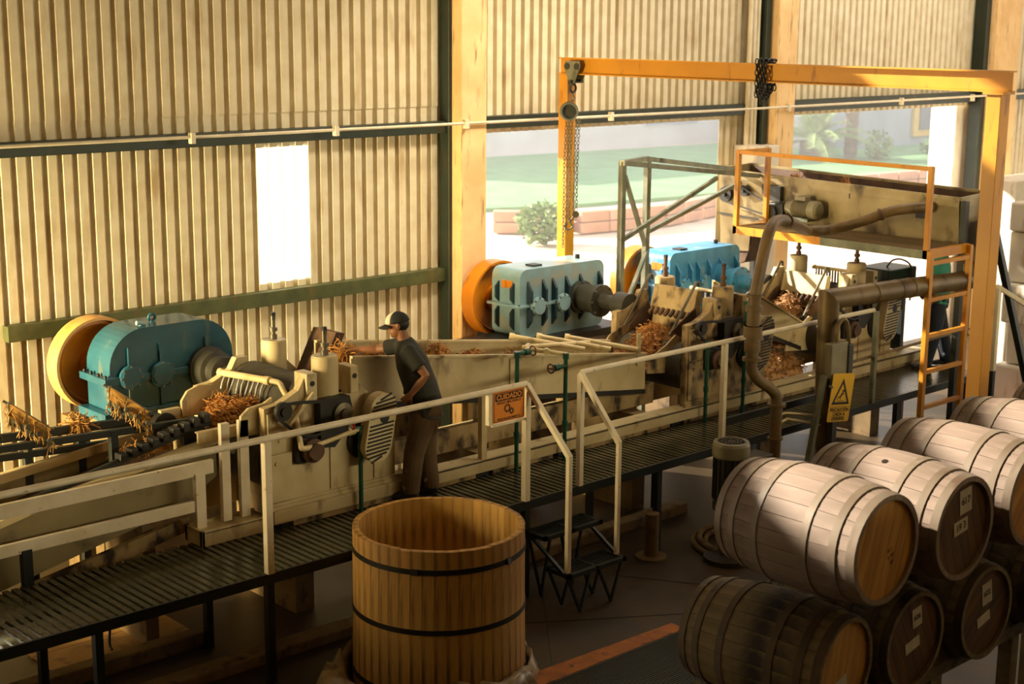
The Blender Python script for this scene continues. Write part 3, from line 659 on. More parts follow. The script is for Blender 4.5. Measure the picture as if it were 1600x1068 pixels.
def mill(label, dx, mc, guard=True, dz=0.0):
    X = lambda v: v + dx
    t = thing('roller_mill', label, 'mill', (X(7.6), 10.9, 1.12))
    cheek = [(6.88, 1.12), (8.30, 1.12), (8.30, 1.76), (8.08, 1.93), (7.82, 2.19), (7.80, 2.27), (7.78, 2.25), (7.76, 2.04), (7.44, 2.04), (7.42, 2.25), (7.30, 2.25), (7.24, 2.15), (7.04, 2.06), (6.88, 2.04)]
    poly = [(X(a), b) for a, b in cheek]
    MB().prism(poly, 'xz', 10.76, 10.84).build('cheek_plate', mc, t, .006)
    MB().prism(poly, 'xz', 11.66, 11.74).build('cheek_plate', mc, t, .006)
    MB().box(X(6.84), X(8.42), 10.72, 10.76, 1.12, 1.155).box(X(6.84), X(8.42), 10.735, 10.76, 1.155, 1.18).build('foot_ledge', mc, t, .003)
    MB().box(X(6.90), X(7.14), 10.735, 10.76, 1.19, 1.62).build('access_plate', mc, t, .003)
    MB().box(X(6.90), X(7.08), 10.735, 10.76, 1.64, 1.99).build('access_plate', mc, t, .003)
    for x, z in ((6.98, 1.54), (7.02, 1.74), (6.97, 1.92)): MB().cyl((X(x), 10.735, z), (X(x), 10.722, z), .02, n=6).build('bolt', mc, t)
    for x, z in ((8.05, 1.70), (7.56, 1.85)): MB().box(X(x), X(x) + .01, 10.745, 10.762, 1.19, z).build('seam', mc, t)
    for px_, py_, a, b in ((7.60, 10.865, 2.02, 2.385), (7.71, 11.66, 2.05, 2.36)):
        cyl_ = MB().cyl((X(px_), py_, a), (X(px_), py_, b), .121, n=28).cyl((X(px_), py_, b), (X(px_), py_, b + .012), .112, n=28).build('pressure_cylinder', mc, t)
        MB().cyl((X(px_), py_, b + .012), (X(px_), py_, b + .06), .036, n=6).cyl((X(px_), py_, b + .09), (X(px_), py_, b + .125), .040, n=6).cyl((X(px_), py_, b), (X(px_), py_, b + .235), .022, n=10).build('rod', M['steel'] if dx < 1 else M['rust'], cyl_)
        MB().box(X(px_) - .018, X(px_) + .018, py_ - .018, py_ + .018, b + .20, b + .27).build('rod_tip', M['black'], cyl_)
    for x, w in ((7.36, .11), (7.82, .09)):
        MB().box(X(x) - w / 2, X(x) + w / 2, 10.72, 10.92, 2.04, 2.29).build('guide_block', mc, t, .01)
        MB().cyl((X(x), 10.722, 2.20), (X(x), 10.714, 2.20), .024, n=12).build('bolt', M['black'], t)
    for x, z, r in ((7.45, 1.95, .25) if dx < 1 else (7.68, 1.90, .19), (7.12, 1.52, .27), (7.82, 1.52, .27)):
        MB().lathe((X(x), 10.67, z), (0, 1, 0), [(0, 0), (r, .0), (r, .985), (0, .985)], 32).build('roller', M['roller'], t)
    MB().box(X(7.16), X(7.44), 10.70, 10.76, 1.50, 1.74).build('bearing_box', M['black'], t, .02)
    MB().lathe((X(7.32), 10.70, 1.61), (0, -1, 0), [(.11, 0), (.11, .05), (.075, .07), (.075, .1), (0, .1)], 20).build('bearing_cap', M['rust'], t)
    MB().lathe((X(7.92), 10.76, 1.58), (0, -1, 0), [(.17, 0), (.17, .03), (.13, .04), (.12, .02), (0, .02)], 24).build('bearing_cap', M['black'], t)
    # dark chain housing under the near cylinder and the chain to the small sprocket
    MB().prism([(X(a), b) for a, b in ((7.40, 1.62), (7.40, 2.05), (7.72, 2.05), (7.75, 1.93), (7.70, 1.75), (7.55, 1.60))], 'xz', 10.66, 10.755).build('chain_case', M['black'], t, .01)
    MB().lathe((X(7.63), 10.66, 1.90), (0, -1, 0), [(.10, 0), (.10, .03), (.05, .04), (.05, .07), (0, .07)], 20).build('sprocket', M['steel'], t)
    sp = MB().lathe((X(7.03), 10.71, 2.01), (0, -1, 0), [(.085, 0), (.085, .04), (.04, .04), (.04, .06), (0, .06)], 18).build('sprocket', M['black'], t)
    path = smoothpath([(X(7.42), 10.67, 2.04), (X(7.05), 10.67, 2.075), (X(6.955), 10.67, 2.02), (X(7.0), 10.67, 1.93), (X(7.16), 10.67, 1.80), (X(7.32), 10.67, 1.745), (X(7.46), 10.67, 1.77), (X(7.54), 10.67, 1.82)], 7)
    ch = MB()
    for a, b in zip(path[:-1], path[1:]): ch.beam(a, b, .022, .026)
    ch.build('drive_chain', M['black'], t)
    MB().beam((X(7.08), 10.74, 1.86), (X(7.36), 10.74, 2.12), .03, .11, (0, 1, 0)).build('brace', mc, t, .004)
    if guard: louver_guard(t, X(7.985), 1.72, math.radians(12), .15, .17, 10.55, 10.66, mc)
    if dx < 1: MB().prism([(X(7.92), 2.02), (X(8.14), 2.44), (X(8.24), 2.42), (X(8.04), 2.0)], 'xz', 11.25, 11.62).build('deflector', M['rust'], t, .004)
    if dx < 1:
        # feed chute
        far = [(X(6.62), 1.84), (X(6.62), 1.98), (X(6.68), 2.06), (X(6.80), 2.10), (X(6.94), 2.08), (X(7.08), 2.0), (X(7.10), 1.80)]
        MB().prism(far, 'xz', 11.50, 11.53).build('chute_side', mc, t, .004)
        near = [(X(6.70), 1.80), (X(6.72), 1.98), (X(6.80), 2.04), (X(6.96), 2.06), (X(7.04), 2.10), (X(7.04), 1.80)]
        MB().prism(near, 'xz', 10.87, 10.90).build('chute_side', mc, t, .004)
        MB().add([(X(6.55), 10.90, 1.78), (X(7.16), 10.90, 1.86), (X(7.16), 11.50, 1.86), (X(6.55), 11.50, 1.78), (X(6.55), 10.90, 1.76), (X(7.16), 10.90, 1.84), (X(7.16), 11.50, 1.84), (X(6.55), 11.50, 1.76)], [(0, 1, 2, 3), (7, 6, 5, 4), (0, 4, 5, 1), (1, 5, 6, 2), (2, 6, 7, 3), (3, 7, 4, 0)]).build('chute_floor', M['cream_dirty'], t)
    for o in t.children_recursive:                       # the near cheek and all it carries stand flush with the base channel
        if o.type == 'MESH' and max(v.co.y for v in o.data.vertices) + 10.9 < 10.992:
            for v in o.data.vertices: v.co.y -= .18
    return t
mill('cream roller mill nearest the left, beside the man in the cap', 0, M['cream'])
mill('stained cream roller mill in the middle, behind the brown pump hose', 5.54, M['cream_dirty'])
mill('cream roller mill farthest right, under the yellow platform', 8.15, M['cream'])
fibre_heap('fibre_heap', 'orange brown wet fibre in the chute of the leftmost mill', [(6.82, 11.05, 1.85, .22, .14, .10), (6.95, 11.3, 1.86, .2, .2, .13), (7.02, 11.08, 1.87, .16, .16, .13)], 900, M['fibre'], 11, .09)
# open feed hoppers: dark side plates hung on hooked bars, toothed back box, pale front lips
def feed_hopper(label, dx, dz, m):
    t = thing('feed_hopper', label, 'hopper', (12.6 + dx, 11.2, 1.7 + dz))
    q = lambda *p: [(a + dx, b + dz) for a, b in p]
    for y, far in ((11.615, True), (10.90, False)):
        pl = q((12.91, 2.12), (13.12, 1.86), (13.05, 1.72), (12.58, 1.86)) if far else q((12.93, 2.14), (12.99, 1.83), (12.80, 1.76), (12.53, 1.92))
        MB().prism(pl, 'xz', y, y + .018).build('side_plate', M['rust'], t, .003)
        MB().tube([(a, y + .03, b) for a, b in q((12.53, 1.87), (12.92, 2.37), (12.96, 2.43), (13.0, 2.42), (13.01, 2.37))], .017, 8).build('hook_bar', M['steel'], t)
    MB().prism(q((12.40, 1.78), (12.56, 1.88), (12.80, 1.78), (12.80, 1.42), (12.10, 1.50), (12.12, 1.66)), 'xz', 10.865, 10.885).build('front_lip', m, t, .004)
    MB().prism(q((12.14, 1.60), (12.30, 1.78), (12.58, 1.90), (12.80, 1.78), (12.80, 1.5)), 'xz', 11.65, 11.67).build('front_lip', m, t, .004)
    MB().prism(q((12.12, 1.52), (12.95, 1.48), (12.95, 1.51), (12.12, 1.55)), 'xz', 10.885, 11.65).build('floor_plate', m, t)
    MB().prism(q((12.93, 2.06), (13.0, 2.32), (13.08, 2.31), (13.04, 2.04)), 'xz', 10.94, 11.60).build('back_box', m, t, .008)
    for k in range(8):
        y = 10.99 + k * .08; MB().cyl((12.93 + dx, y, 2.06 + dz), (12.86 + dx, y, 2.0 + dz), .024, n=8).build('tooth', M['rust'], t)
    MB().prism(q((12.92, 1.75), (13.0, 2.05), (13.03, 2.04), (12.97, 1.72)), 'xz', 10.94, 11.60).build('apron', M['cream_dirty'], t)
    return t
feed_hopper('fouled feed hopper with hooked bars at the inlet of the middle mill', 0, 0, M['cream_dirty'])
fibre_heap('fibre_heap', 'orange wet fibre heaped in the fouled hopper of the middle mill', [(12.5, 11.22, 1.56, .36, .30, .30), (12.68, 11.3, 1.58, .25, .28, .34), (12.3, 11.2, 1.54, .26, .28, .24)], 1500, M['fibre'], 12, .10)
feed_hopper('pale feed hopper with hooked bars at the inlet of the right mill', 2.5, -.10, M['cream'])
fibre_heap('fibre_heap', 'pale fibre heaped at the inlet of the right mill', [(14.95, 11.2, 1.48, .38, .3, .42), (15.2, 11.3, 1.52, .26, .28, .44), (14.75, 11.15, 1.46, .26, .26, .30)], 1300, M['fibre_sunlit'], 13, .10)
fibre_heap('fibre_heap', 'pale fibre spilled on the channel below the louvred guard of the middle mill', [(14.25, 10.98, 1.1, .45, .2, .36), (14.75, 11.0, 1.1, .35, .2, .22), (13.95, 11.0, 1.1, .2, .2, .3)], 700, M['fibre_sunlit'], 14, .09)
# ------------------------------------------------------------------ conveyors
def ramp_trough(name, label, x0, z0, x1, z1, y0, y1, h0, h1, m, farx=.06):
    """sloping open trough: near side, far side, floor"""
    t = thing(name, label, 'conveyor', (x0, y0, z0))
    def side(y, th, ext, part):
        MB().prism([(x0, z0 - h0), (x1, z1 - h1), (x1, z1 + ext), (x0, z0 + ext)], 'xz', y, y + th).build(part, m, t, .004)
        MB().prism([(x0, z0 + ext - .012), (x1, z1 + ext - .012), (x1, z1 + ext + .012), (x0, z0 + ext + .012)], 'xz', y - .025, y + th).build('lip', m, t, .003)
    side(y0, .02, 0, 'side_wall'); side(y1, .02, farx, 'side_wall')
    MB().prism([(x0, z0 - h0 + .1), (x1, z1 - h1 + .1), (x1, z1 - h1 + .13), (x0, z0 - h0 + .13)], 'xz', y0 + .02, y1).build('floor_plate', M['cream_dirty'], t)
    MB().prism([(x0, z0 - h0 - .05), (x1, z1 - h1 - .05), (x1, z1 - h1), (x0, z0 - h0)], 'xz', y0 - .01, y1 + .03).build('under_rail', M['black'], t)
    return t
tc = ramp_trough('trough_conveyor', 'cream trough conveyor sloping from the left mill to the middle mill', 8.02, 2.285, 12.05, 1.735, 10.86, 11.42, .44, .40, M['cream'])
MB().prism([(8.02, 1.84), (8.55, 1.76), (8.55, 1.60), (8.30, 1.56)], 'xz', 10.87, 10.90).build('end_plate', M['cream'], tc)
for x in (8.95, 9.95): MB().prism([(x, 1.12), (x + .16, 1.12), (x + .09, 1.9), (x + .0, 1.9)], 'xz', 11.3, 11.36).build('leg', M['cream_dirty'], tc)
for x in (10.0, 11.9): MB().box(x, x + .05, 10.84, 10.862, 1.62, 1.98).build('stiffener', M['cream'], tc)
for i, (x, y, z, r, n, lb) in enumerate(((9.33, 11.2, 2.0, .16, 170, 'clump of brown fibre sticking up by the far lip of the trough, behind the man'), (9.75, 11.15, 1.96, .14, 120, 'small patch of brown fibre lying in the trough, third from the left mill'), (10.35, 11.15, 1.86, .15, 130, 'patch of brown fibre in the trough left of the white spray pipes'), (8.55, 11.12, 2.10, .22, 260, 'loose brown fibre in the trough under the man\'s reaching arm'))):
    fibre_heap('fibre_clump', lb, [(x, y, z, r, r * .8, .16 if i in (0, 3) else .08)], n, M['fibre'], 20 + i, .08)
# link conveyor between middle and right mill
ramp_trough('trough_conveyor', 'short cream trough conveyor climbing between the middle and right mills', 13.95, 2.2, 14.9, 1.72, 10.86, 11.5, .42, .30, M['cream'])
# incoming rake conveyor at the left
rk = thing('rake_conveyor', 'rake conveyor with dark frame rising from the left to the first mill', 'conveyor', (5.2, 11.3, 0))
for y, part in ((10.95, 'side_wall'), (11.72, 'side_wall')):
    MB().prism([(2.2, .35), (6.3, 1.22), (6.62, 1.42), (6.62, 1.78), (5.2, 1.57), (2.2, .92)], 'xz', y, y + .03).build(part, M['drab'], rk, .004)
MB().prism([(2.2, .87), (5.2, 1.52), (6.62, 1.72), (6.62, 1.78), (5.2, 1.58), (2.2, .93)], 'xz', 10.90, 10.95).build('side_lip', M['cream'], rk, .004)
MB().prism([(2.2, .72), (6.62, 1.60), (6.62, 1.63), (2.2, .75)], 'xz', 10.98, 11.72).build('bed_plate', M['rust'], rk)
MB().prism([(4.6, 1.47), (6.62, 1.68), (6.62, 1.76), (4.6, 1.55)], 'xz', 11.66, 11.72).build('far_lip', M['cream'], rk, .004)
for z0, z1, w in ((1.935, 1.835, .075), (1.775, 1.665, .06)):
    MB().beam((2.2, 11.72, z0 + .1), (6.5, 11.72, z1 - .03), .05, w).build('top_rail', M['walkframe'], rk, .004)
for z0, z1, w in ((2.0, 1.875, .06),):
    MB().beam((2.2, 11.2, 2.06), (6.6, 11.2, 1.87), .05, w).build('chain_rail', M['walkframe'], rk, .004)
MB().beam((4.6, 11.0, 1.47), (6.6, 11.0, 1.90), .04, .05).build('chain_rail', M['walkframe'], rk, .004)
for k in range(9):
    u = k / 8; x = 5.75 + .8 * u; MB().box(x - .04, x + .03, 10.95, 11.06, 1.71 + .19 * u, 1.78 + .21 * u).build('chain_link', M['black'], rk, .012)
for x, y, a, b in ((4.55, 11.74, .4, 1.85), (5.26, 11.74, .5, 1.85), (5.75, 11.74, .9, 1.86), (5.78, 11.2, 1.5, 1.93), (4.5, 11.2, 1.2, 2.0)):
    MB().box(x - .035, x + .035, y - .03, y + .03, a if y < 11.5 else 0, b).build('post', M['walkframe'], rk, .004)
for x in (5.26, 5.78): MB().beam((x - .25, 11.2, 1.9), (x - .02, 11.72, 1.75), .03, .035).build('cross_bar', M['cream'], rk)
MB().box(6.30, 6.55, 11.05, 11.12, 1.6, 1.9).build('head_block', M['cream'], rk, .004)
MB().box(6.42, 6.62, 11.52, 11.58, 1.80, 1.92).build('head_block', M['cream'], rk, .004)
MB().lathe((6.45, 11.0, 1.78), (0, 1, 0), [(0, 0), (.12, 0), (.12, .08), (.05, .08), (.05, .5), (.12, .5), (.12, .58), (0, .58)], 18).build('head_sprocket', M['black'], rk)
for x in (3.0, 4.4, 5.9): MB().box(x, x + .12, 11.0, 11.7, 0, .5 + (x - 2.6) * .21).build('support', M['kerb'], rk)
MB().prism([(4.3, .62), (6.3, 1.0), (6.3, 1.12), (4.3, .78)], 'xz', 10.90, 10.95).build('lower_rail', M['cream_dirty'], rk)
# channel bolted to the chute
MB().box(6.36, 6.94, 10.80, 10.83, 1.78, 1.87).box(6.36, 6.94, 10.80, 10.86, 1.865, 1.88).build('channel', M['cream'], rk, .004)
MB().cyl((6.58, 10.80, 1.825), (6.58, 10.785, 1.825), .022, n=6).build('bolt', M['steel'], rk)
# rake flights standing on the chain
def flight(label, x, y, z, seed):
    t = thing('rake_flight', label, 'rake flight', (x, y, z)); rng = random.Random(seed)
    ang = math.radians(-36); ca, sa = math.cos(ang), math.sin(ang)
    P = lambda u, w, v: (x + u * .55, y - u * .38 + v, z + w + u * sa * .8)
    for k, w in enumerate((.02, .08, .14)):
        MB().beam(P(-.22, w, 0), P(.26, w, 0), .035, .045).build('bar', M['straw'] if k else M['galv'], t)
    for u in (-.2, 0, .22): MB().beam(P(u, -.02, 0), P(u, .17, 0), .03, .03).build('plate', M['galv'], t)
    MB().cyl(P(-.27, .15, 0), P(.30, .16, 0), .012).build('pin', M['steel'], t)
    for u in (-.03, .1, .22): MB().cyl(P(u, .05, -.03), P(u, .05, -.055), .022, n=10).build('bolt', M['steel'], t)
    f = MB()
    for k in range(110):
        p = Vector(P(rng.uniform(-.25, .28), rng.uniform(-.02, .14), rng.uniform(-.04, .04))); path = [p]; d = Vector((rng.uniform(-.5, .5), rng.uniform(-.5, .5), -.6))
        for j in range(4): d += Vector((rng.uniform(-.5, .5), rng.uniform(-.5, .5), -.3)); path.append(path[-1] + d.normalized() * rng.uniform(.01, .028))
        f.tube(path, .0045, 3, False)
    f.build('hanging_fibre', M['straw'], t, kind='stuff'); return t
flight('fibre covered rake flight at the far left, against the lit wall', 5.06, 11.25, 2.02, 31)
flight('fibre covered rake flight in front of the dark blue gearbox', 5.93, 11.22, 2.02, 32)
fibre_heap('fibre_clump', 'straw coloured fibre hanging off the dark conveyor frame below the flywheel', [(5.72, 11.7, 1.86, .10, .05, .03)], 90, M['straw'], 41, .14)
fibre_heap('fibre_clump', 'straw coloured strip of fibre on the conveyor bed under the right rake flight', [(6.1, 11.3, 1.66, .3, .06, .05)], 120, M['straw'], 42, .1)
fibre_heap('fibre_clump', 'straw coloured fibre drooping over the dark rail at the far left', [(4.85, 11.72, 1.96, .12, .05, .03)], 70, M['straw'], 43, .14)

# ------------------------------------------------------------------ water and pipes
sp = thing('spray_pipe', 'cream spray pipe pouring water into the leftmost chute', 'pipe', (7.1, 11.3, 2.15))
MB().tube([(7.10, 11.62, 2.15), (7.20, 10.98, 2.172)], .032, 12).build('pipe', M['pvc'], sp)
MB().tube(smoothpath([(7.20, 10.98, 2.172), (7.225, 10.86, 2.17), (7.225, 10.80, 2.12), (7.21, 10.60, 1.95), (7.18, 10.48, 1.70), (7.19, 10.46, 1.66), (7.28, 10.455, 1.655)], 5), .025, 10).build('pipe', M['pvc'], sp)
MB().tube([(7.28, 10.455, 1.655), (7.62, 10.46, 1.70), (7.79, 10.46, 1.725)], .022, 10).build('hose', M['pvc'], sp)
for p, q in (((7.19, 11.02, 2.17), (7.2, 10.96, 2.173)), ((7.11, 11.6, 2.15), (7.1, 11.64, 2.15)), ((7.70, 10.485, 1.713), (7.76, 10.47, 1.722))): MB().cyl(p, q, .04, n=12).build('collar', M['pvc'], sp)
rng = random.Random(3); wj = MB()
for k in range(9):
    t_ = k / 8; b = Vector((7.11, 11.56, 2.13)).lerp(Vector((7.19, 11.04, 2.15)), t_); dx = rng.uniform(-.05, .0)
    wj.tube([b, b + Vector((dx * .3 - .02, rng.uniform(-.01, .01), -.06)), b + Vector((dx * .7 - .035, rng.uniform(-.02, .02), -.15)), b + Vector((dx - .04, rng.uniform(-.02, .02), -.26))], [.006, .009, .008, .011], 6)
tag(wj.build('water_jets', M['water']), 'thin jets of water falling from the leftmost spray pipe', 'water', kind='stuff')
gp = thing('riser_pipe', 'dark green riser pipe with red lever in front of the left mill', 'pipe', (7.80, 10.46, .95))
MB().tube(smoothpath([(7.815, 10.46, .95), (7.815, 10.46, 1.68), (7.815, 10.46, 1.725), (7.79, 10.46, 1.735), (7.70, 10.47, 1.72)], 4), .022, 10).build('pipe', M['green'], gp)
MB().cyl((7.76, 10.47, 1.725), (7.72, 10.475, 1.722), .034, n=12).build('valve', M['green'], gp)
MB().tube([(7.735, 10.44, 1.74), (7.72, 10.43, 1.80), (7.69, 10.42, 1.84)], .012, 8).build('lever', M['red'], gp)
def riser(label, x, zt, hx):
    t = thing('riser_pipe', label, 'pipe', (x, 10.42, .95))
    MB().tube([(x, 10.42, .95), (x, 10.42, zt)], .022, 10).build('pipe', M['green'], t)
    MB().cyl((x, 10.42, zt - .03), (x, 10.42, zt + .03), .032, n=12).cyl((x, 10.42, 1.30), (x, 10.42, 1.36), .03, n=12).build('coupling', M['green'], t)
    if hx:
        s, zz = hx; MB().cyl((x, 10.42, zz), (x + s * .16, 10.42, zz), .022, n=10).cyl((x + s * .10, 10.42, zz), (x + s * .16, 10.42, zz), .034, n=10).build('valve', M['green'], t)
        w = MB(); torus(w, (x + s * .21, 10.42, zz), (1, 0, 0), .045, .008); w.cyl((x + s * .16, 10.42, zz), (x + s * .22, 10.42, zz), .009, n=8).box(x + s * .21 - .005, x + s * .21 + .005, 10.375, 10.465, zz - .005, zz + .005); w.build('hand_wheel', M['rust'], t)
    return t
riser('dark green riser pipe with hand wheel, left of the two by the trough', 9.70, 2.14, (1, 2.15))
riser('dark green riser pipe with hand wheel, right of the two by the trough', 10.37, 2.03, (-1, 1.93))
riser('dark green pipe left of the white post in front of the middle mill', 12.58, 1.84, None)
riser('dark green pipe right of the white post in front of the middle mill', 13.24, 2.22, None)
sb = thing('spray_bars', 'three white slanted spray pipes lying across the trough conveyor', 'pipes', (11, 11, 1.95))
for x, z in ((10.55, 2.02), (10.95, 1.965), (11.38, 1.90)):
    MB().tube([(x, 11.44, z + .03), (x + .52, 10.84, z - .09)], .026, 10).cyl((x - .006, 11.45, z + .032), (x + .03, 11.41, z + .025), .034, n=10).build('bar', M['pvc'], sb)
MB().tube([(9.88, 10.42, 2.15), (10.0, 10.6, 2.13), (10.3, 10.9, 2.06), (11.5, 11.2, 1.89)], .022, 10).tube([(10.4, 10.42, 2.04), (10.2, 10.62, 2.08), (10.1, 10.78, 2.10)], .022, 8).build('header', M['pvc'], sb)
for q in ((10.02, 10.63, 2.127), (10.3, 10.9, 2.06), (10.25, 10.58, 2.07)): MB().cyl((q[0] - .03, q[1] - .03, q[2]), (q[0] + .03, q[1] + .03, q[2] - .005), .033, n=10).build('collar', M['pvc'], sb)
def comb_spray(label, x, z):
    t = thing('spray_bar', label, 'pipe', (x, 11.3, z))
    MB().cyl((x, 11.55, z), (x + .02, 10.95, z), .022, n=10).build('pipe', M['pvc'], t)
    MB().lathe((x, 11.58, z), (0, -1, 0), [(0, 0), (.03, 0), (.03, .04), (0, .04)], 10).build('end_cap', M['pvc'], t)
    for k in range(13):
        u = k / 12; MB().box(x + .02 * u - .006, x + .02 * u + .006, 11.52 - .5 * u - .011, 11.52 - .5 * u + .011, z - .17, z - .015).build('strip', M['dkgrey'] if k % 2 else M['paper'], t)
    return t
comb_spray('toothed spray bar behind the front cylinder of the middle mill', 13.63, 2.20)
comb_spray('toothed spray bar behind the front cylinder of the right mill', 16.07, 2.21)
# ------------------------------------------------------------------ gantry crane, hoist and chains
XC = 13.0
cr = thing('gantry_crane', 'yellow orange gantry beam on two posts spanning over the machines', 'crane', (XC, 10.2, 0))
def ibeam(mb, y0, y1, z0, z1, w, x):
    mb.box(x - w / 2, x + w / 2, y0, y1, z1 - .014, z1).box(x - w / 2, x + w / 2, y0, y1, z0, z0 + .014).box(x - .006, x + .006, y0, y1, z0, z1); return mb
ibeam(MB(), 7.22, 13.22, 4.70, 4.90, .13, XC).build('beam', M['crane'], cr)
MB().box(XC - .075, XC + .075, 13.03, 13.18, 0, 4.70).build('post', M['crane'], cr, .006)
MB().box(XC - .085, XC + .085, 7.28, 7.43, 0, 4.68).build('post', M['crane'], cr, .006)
MB().box(XC - .11, XC + .11, 7.25, 7.46, 4.68, 4.70).build('cap_plate', M['crane'], cr)
MB().box(XC - .15, XC + .15, 12.97, 13.22, 0, .02).box(XC - .15, XC + .15, 7.2, 7.5, 0, .02).build('foot_plate', M['crane'], cr)
def link(mb, c, d, up, R=.02, r=.0042, n=10, k=5):
    d = Vector(d).normalized(); u = Vector(up); u = (u - d * u.dot(d)).normalized(); w = d.cross(u); c = Vector(c); ring = []
    for i in range(n):
        t = 6.2832 * i / n; e = d * (math.cos(t) * R * 1.5) + u * (math.sin(t) * R * .8); nrm = (d * math.cos(t) + u * math.sin(t)).normalized()
        for j in range(k):
            s = 6.2832 * j / k; ring.append(c + e + nrm * (r * math.cos(s)) + w * (r * math.sin(s)))
    mb.add(ring, [(i * k + j, i * k + (j + 1) % k, ((i + 1) % n) * k + (j + 1) % k, ((i + 1) % n) * k + j) for i in range(n) for j in range(k)], True)
def chain_mesh(mb, path, R=.02, r=.0042):
    P = [Vector(p) for p in path]; step = R * 2.35; acc = 0; i = 0; alt = 0; pos = P[0]
    while i < len(P) - 1:
        seg = P[i + 1] - pos
        if seg.length < step: pos = P[i + 1] if False else pos; i += 1; 
        if i >= len(P) - 1: break
        seg = P[i + 1] - pos
        if seg.length < 1e-6: i += 1; continue
        d = seg.normalized(); pos = pos + d * step
        side = Vector((1, .3, 0)) if alt % 2 else Vector((-.3, 1, 0))
        if abs(d.dot(side.normalized())) > .9: side = Vector((0, 0, 1))
        link(mb, pos, d, side, R, r); alt += 1
    return mb
ho = thing('chain_hoist', 'hand chain hoist hanging from a trolley at the far end of the crane beam', 'hoist', (12.9, 12.95, 4.7))
for s in (-.045, .085):
    MB().prism([(12.83, 4.86), (13.05, 4.86), (13.08, 4.80), (12.98, 4.60), (12.90, 4.60), (12.80, 4.80)], 'yz', XC - .03 + s - .02, XC - .03 + s - .008 + .0).build('trolley_plate', M['galv'], ho, .004)
for y in (12.86, 13.02): MB().cyl((XC - .105, y, 4.80), (XC - .075, y, 4.80), .04, n=14).build('wheel', M['black'], ho)
MB().cyl((XC - .12, 12.94, 4.62), (XC + .09, 12.94, 4.62), .022, n=10).build('axle', M['black'], ho)
w = MB(); torus(w, (12.93, 12.94, 4.54), (0, 1, .0), .05, .014, 16); w.build('shackle', M['black'], ho)
hk = smoothpath([(12.93, 12.94, 4.51), (12.93, 12.94, 4.47), (12.96, 12.94, 4.43), (12.94, 12.93, 4.39), (12.90, 12.93, 4.40)], 5)
MB().tube(hk, .012, 7).build('top_hook', M['steel'], ho)
MB().lathe((12.83, 12.90, 4.27), Vector((-.7, -.72, 0)), [(0, -.07), (.085, -.07), (.105, -.05), (.115, 0), (.105, .05), (.098, .06), (.098, .055), (0, .055)], 26).build('body', M['dkgrey'], ho)
MB().lathe((12.77, 12.84, 4.27), Vector((-.7, -.72, 0)), [(.088, 0), (.105, 0), (.105, .012), (.088, .012)], 26).build('body_ring', M['galv'], ho)
c1 = MB()
for (x, y, zb, o) in ((12.80, 12.94, 2.62, .0), (12.83, 12.92, 2.78, .0), (12.86, 12.90, 2.95, 0), (12.90, 12.87, 3.02, 0), (12.93, 12.85, 3.05, 0)):
    chain_mesh(c1, [(x + .02, y - .01, 4.20), (x, y, 3.6), (x - .0, y, zb)], .019, .0048)
c1.build('chain', M['steel'], ho, kind='stuff')
MB().lathe((12.93, 12.86, 3.02), Vector((-.7, -.72, 0)), [(0, -.03), (.04, -.03), (.045, 0), (.04, .03), (0, .03)], 16).build('hook_block', M['steel'], ho)
MB().tube(smoothpath([(12.92, 12.87, 3.0), (12.88, 12.9, 2.93), (12.90, 12.88, 2.87), (12.86, 12.92, 2.83), (12.83, 12.94, 2.87), (12.84, 12.93, 2.91)], 5), .012, 7).build('bottom_hook', M['steel'], ho)
bc = MB(); cy = 10.10
for k in range(6):
    y = cy - .06 + k * .022
    chain_mesh(bc, [(XC - .085, y, 4.60 - .04 * (k % 3)), (XC - .09, y, 4.93), (XC, y, 4.945), (XC + .085, y, 4.93), (XC + .085, y, 4.62), (XC, y, 4.58 - .04 * (k % 3)), (XC - .085, y, 4.60)], .024, .007)
tag(bc.build('lifting_chain', M['black']), 'dark chain wrapped around the middle of the crane beam', 'chain')

# ------------------------------------------------------------------ hopper conveyor, its frame and the yellow platform
hp = thing('hopper_conveyor', 'long stained steel hopper trough beside the yellow platform', 'hopper', (16.5, 11.4, 2.9))
HX0, HX1, HYN, HYF = 16.2, 16.86, 9.57, 13.30
def sheet(name, pts, m, th=.02):
    o = MB().add(pts, [tuple(range(len(pts)))]).build(name, m, hp); o.modifiers.new('s', 'SOLIDIFY').thickness = th; return o
sheet('side_plate', [(HX0, HYF, 3.35), (HX0, HYN, 3.27), (HX0 + .05, HYN, 2.64), (HX0 + .05, 12.75, 2.58), (HX0 + .05, 12.78, 2.26), (HX0 + .05, HYF - .03, 2.22)], M['hopper'])
sheet('side_plate', [(HX1, HYF, 3.37), (HX1, HYN, 3.29), (HX1 - .08, HYN, 2.64), (HX1 - .08, HYF, 2.4)], M['rust'])
sheet('end_plate', [(HX0, HYF, 3.35), (HX1, HYF, 3.37), (HX1 - .08, HYF - .03, 2.3), (HX0 + .05, HYF - .03, 2.22)], M['hopper'])
sheet('end_plate', [(HX0, HYN, 3.27), (HX1, HYN, 3.29), (HX1 - .08, HYN, 2.64), (HX0 + .05, HYN, 2.64)], M['hopper'])
MB().box(HX0 + .06, HX1 - .08, HYN, HYF - .05, 2.62, 2.66).build('floor_plate', M['rust'], hp)
for a, b in (((HX0 - .015, HYF + .02, 3.345), (HX0 - .015, HYN - .02, 3.265)), ((HX1 + .015, HYF + .02, 3.375), (HX1 + .015, HYN - .02, 3.295)), ((HX0 - .03, HYF + .02, 3.345), (HX1 + .03, HYF + .02, 3.375)), ((HX0 - .03, HYN - .015, 3.265), (HX1 + .03, HYN - .015, 3.295))):
    MB().beam(a, b, .04, .035).build('rim', M['hopper'], hp)
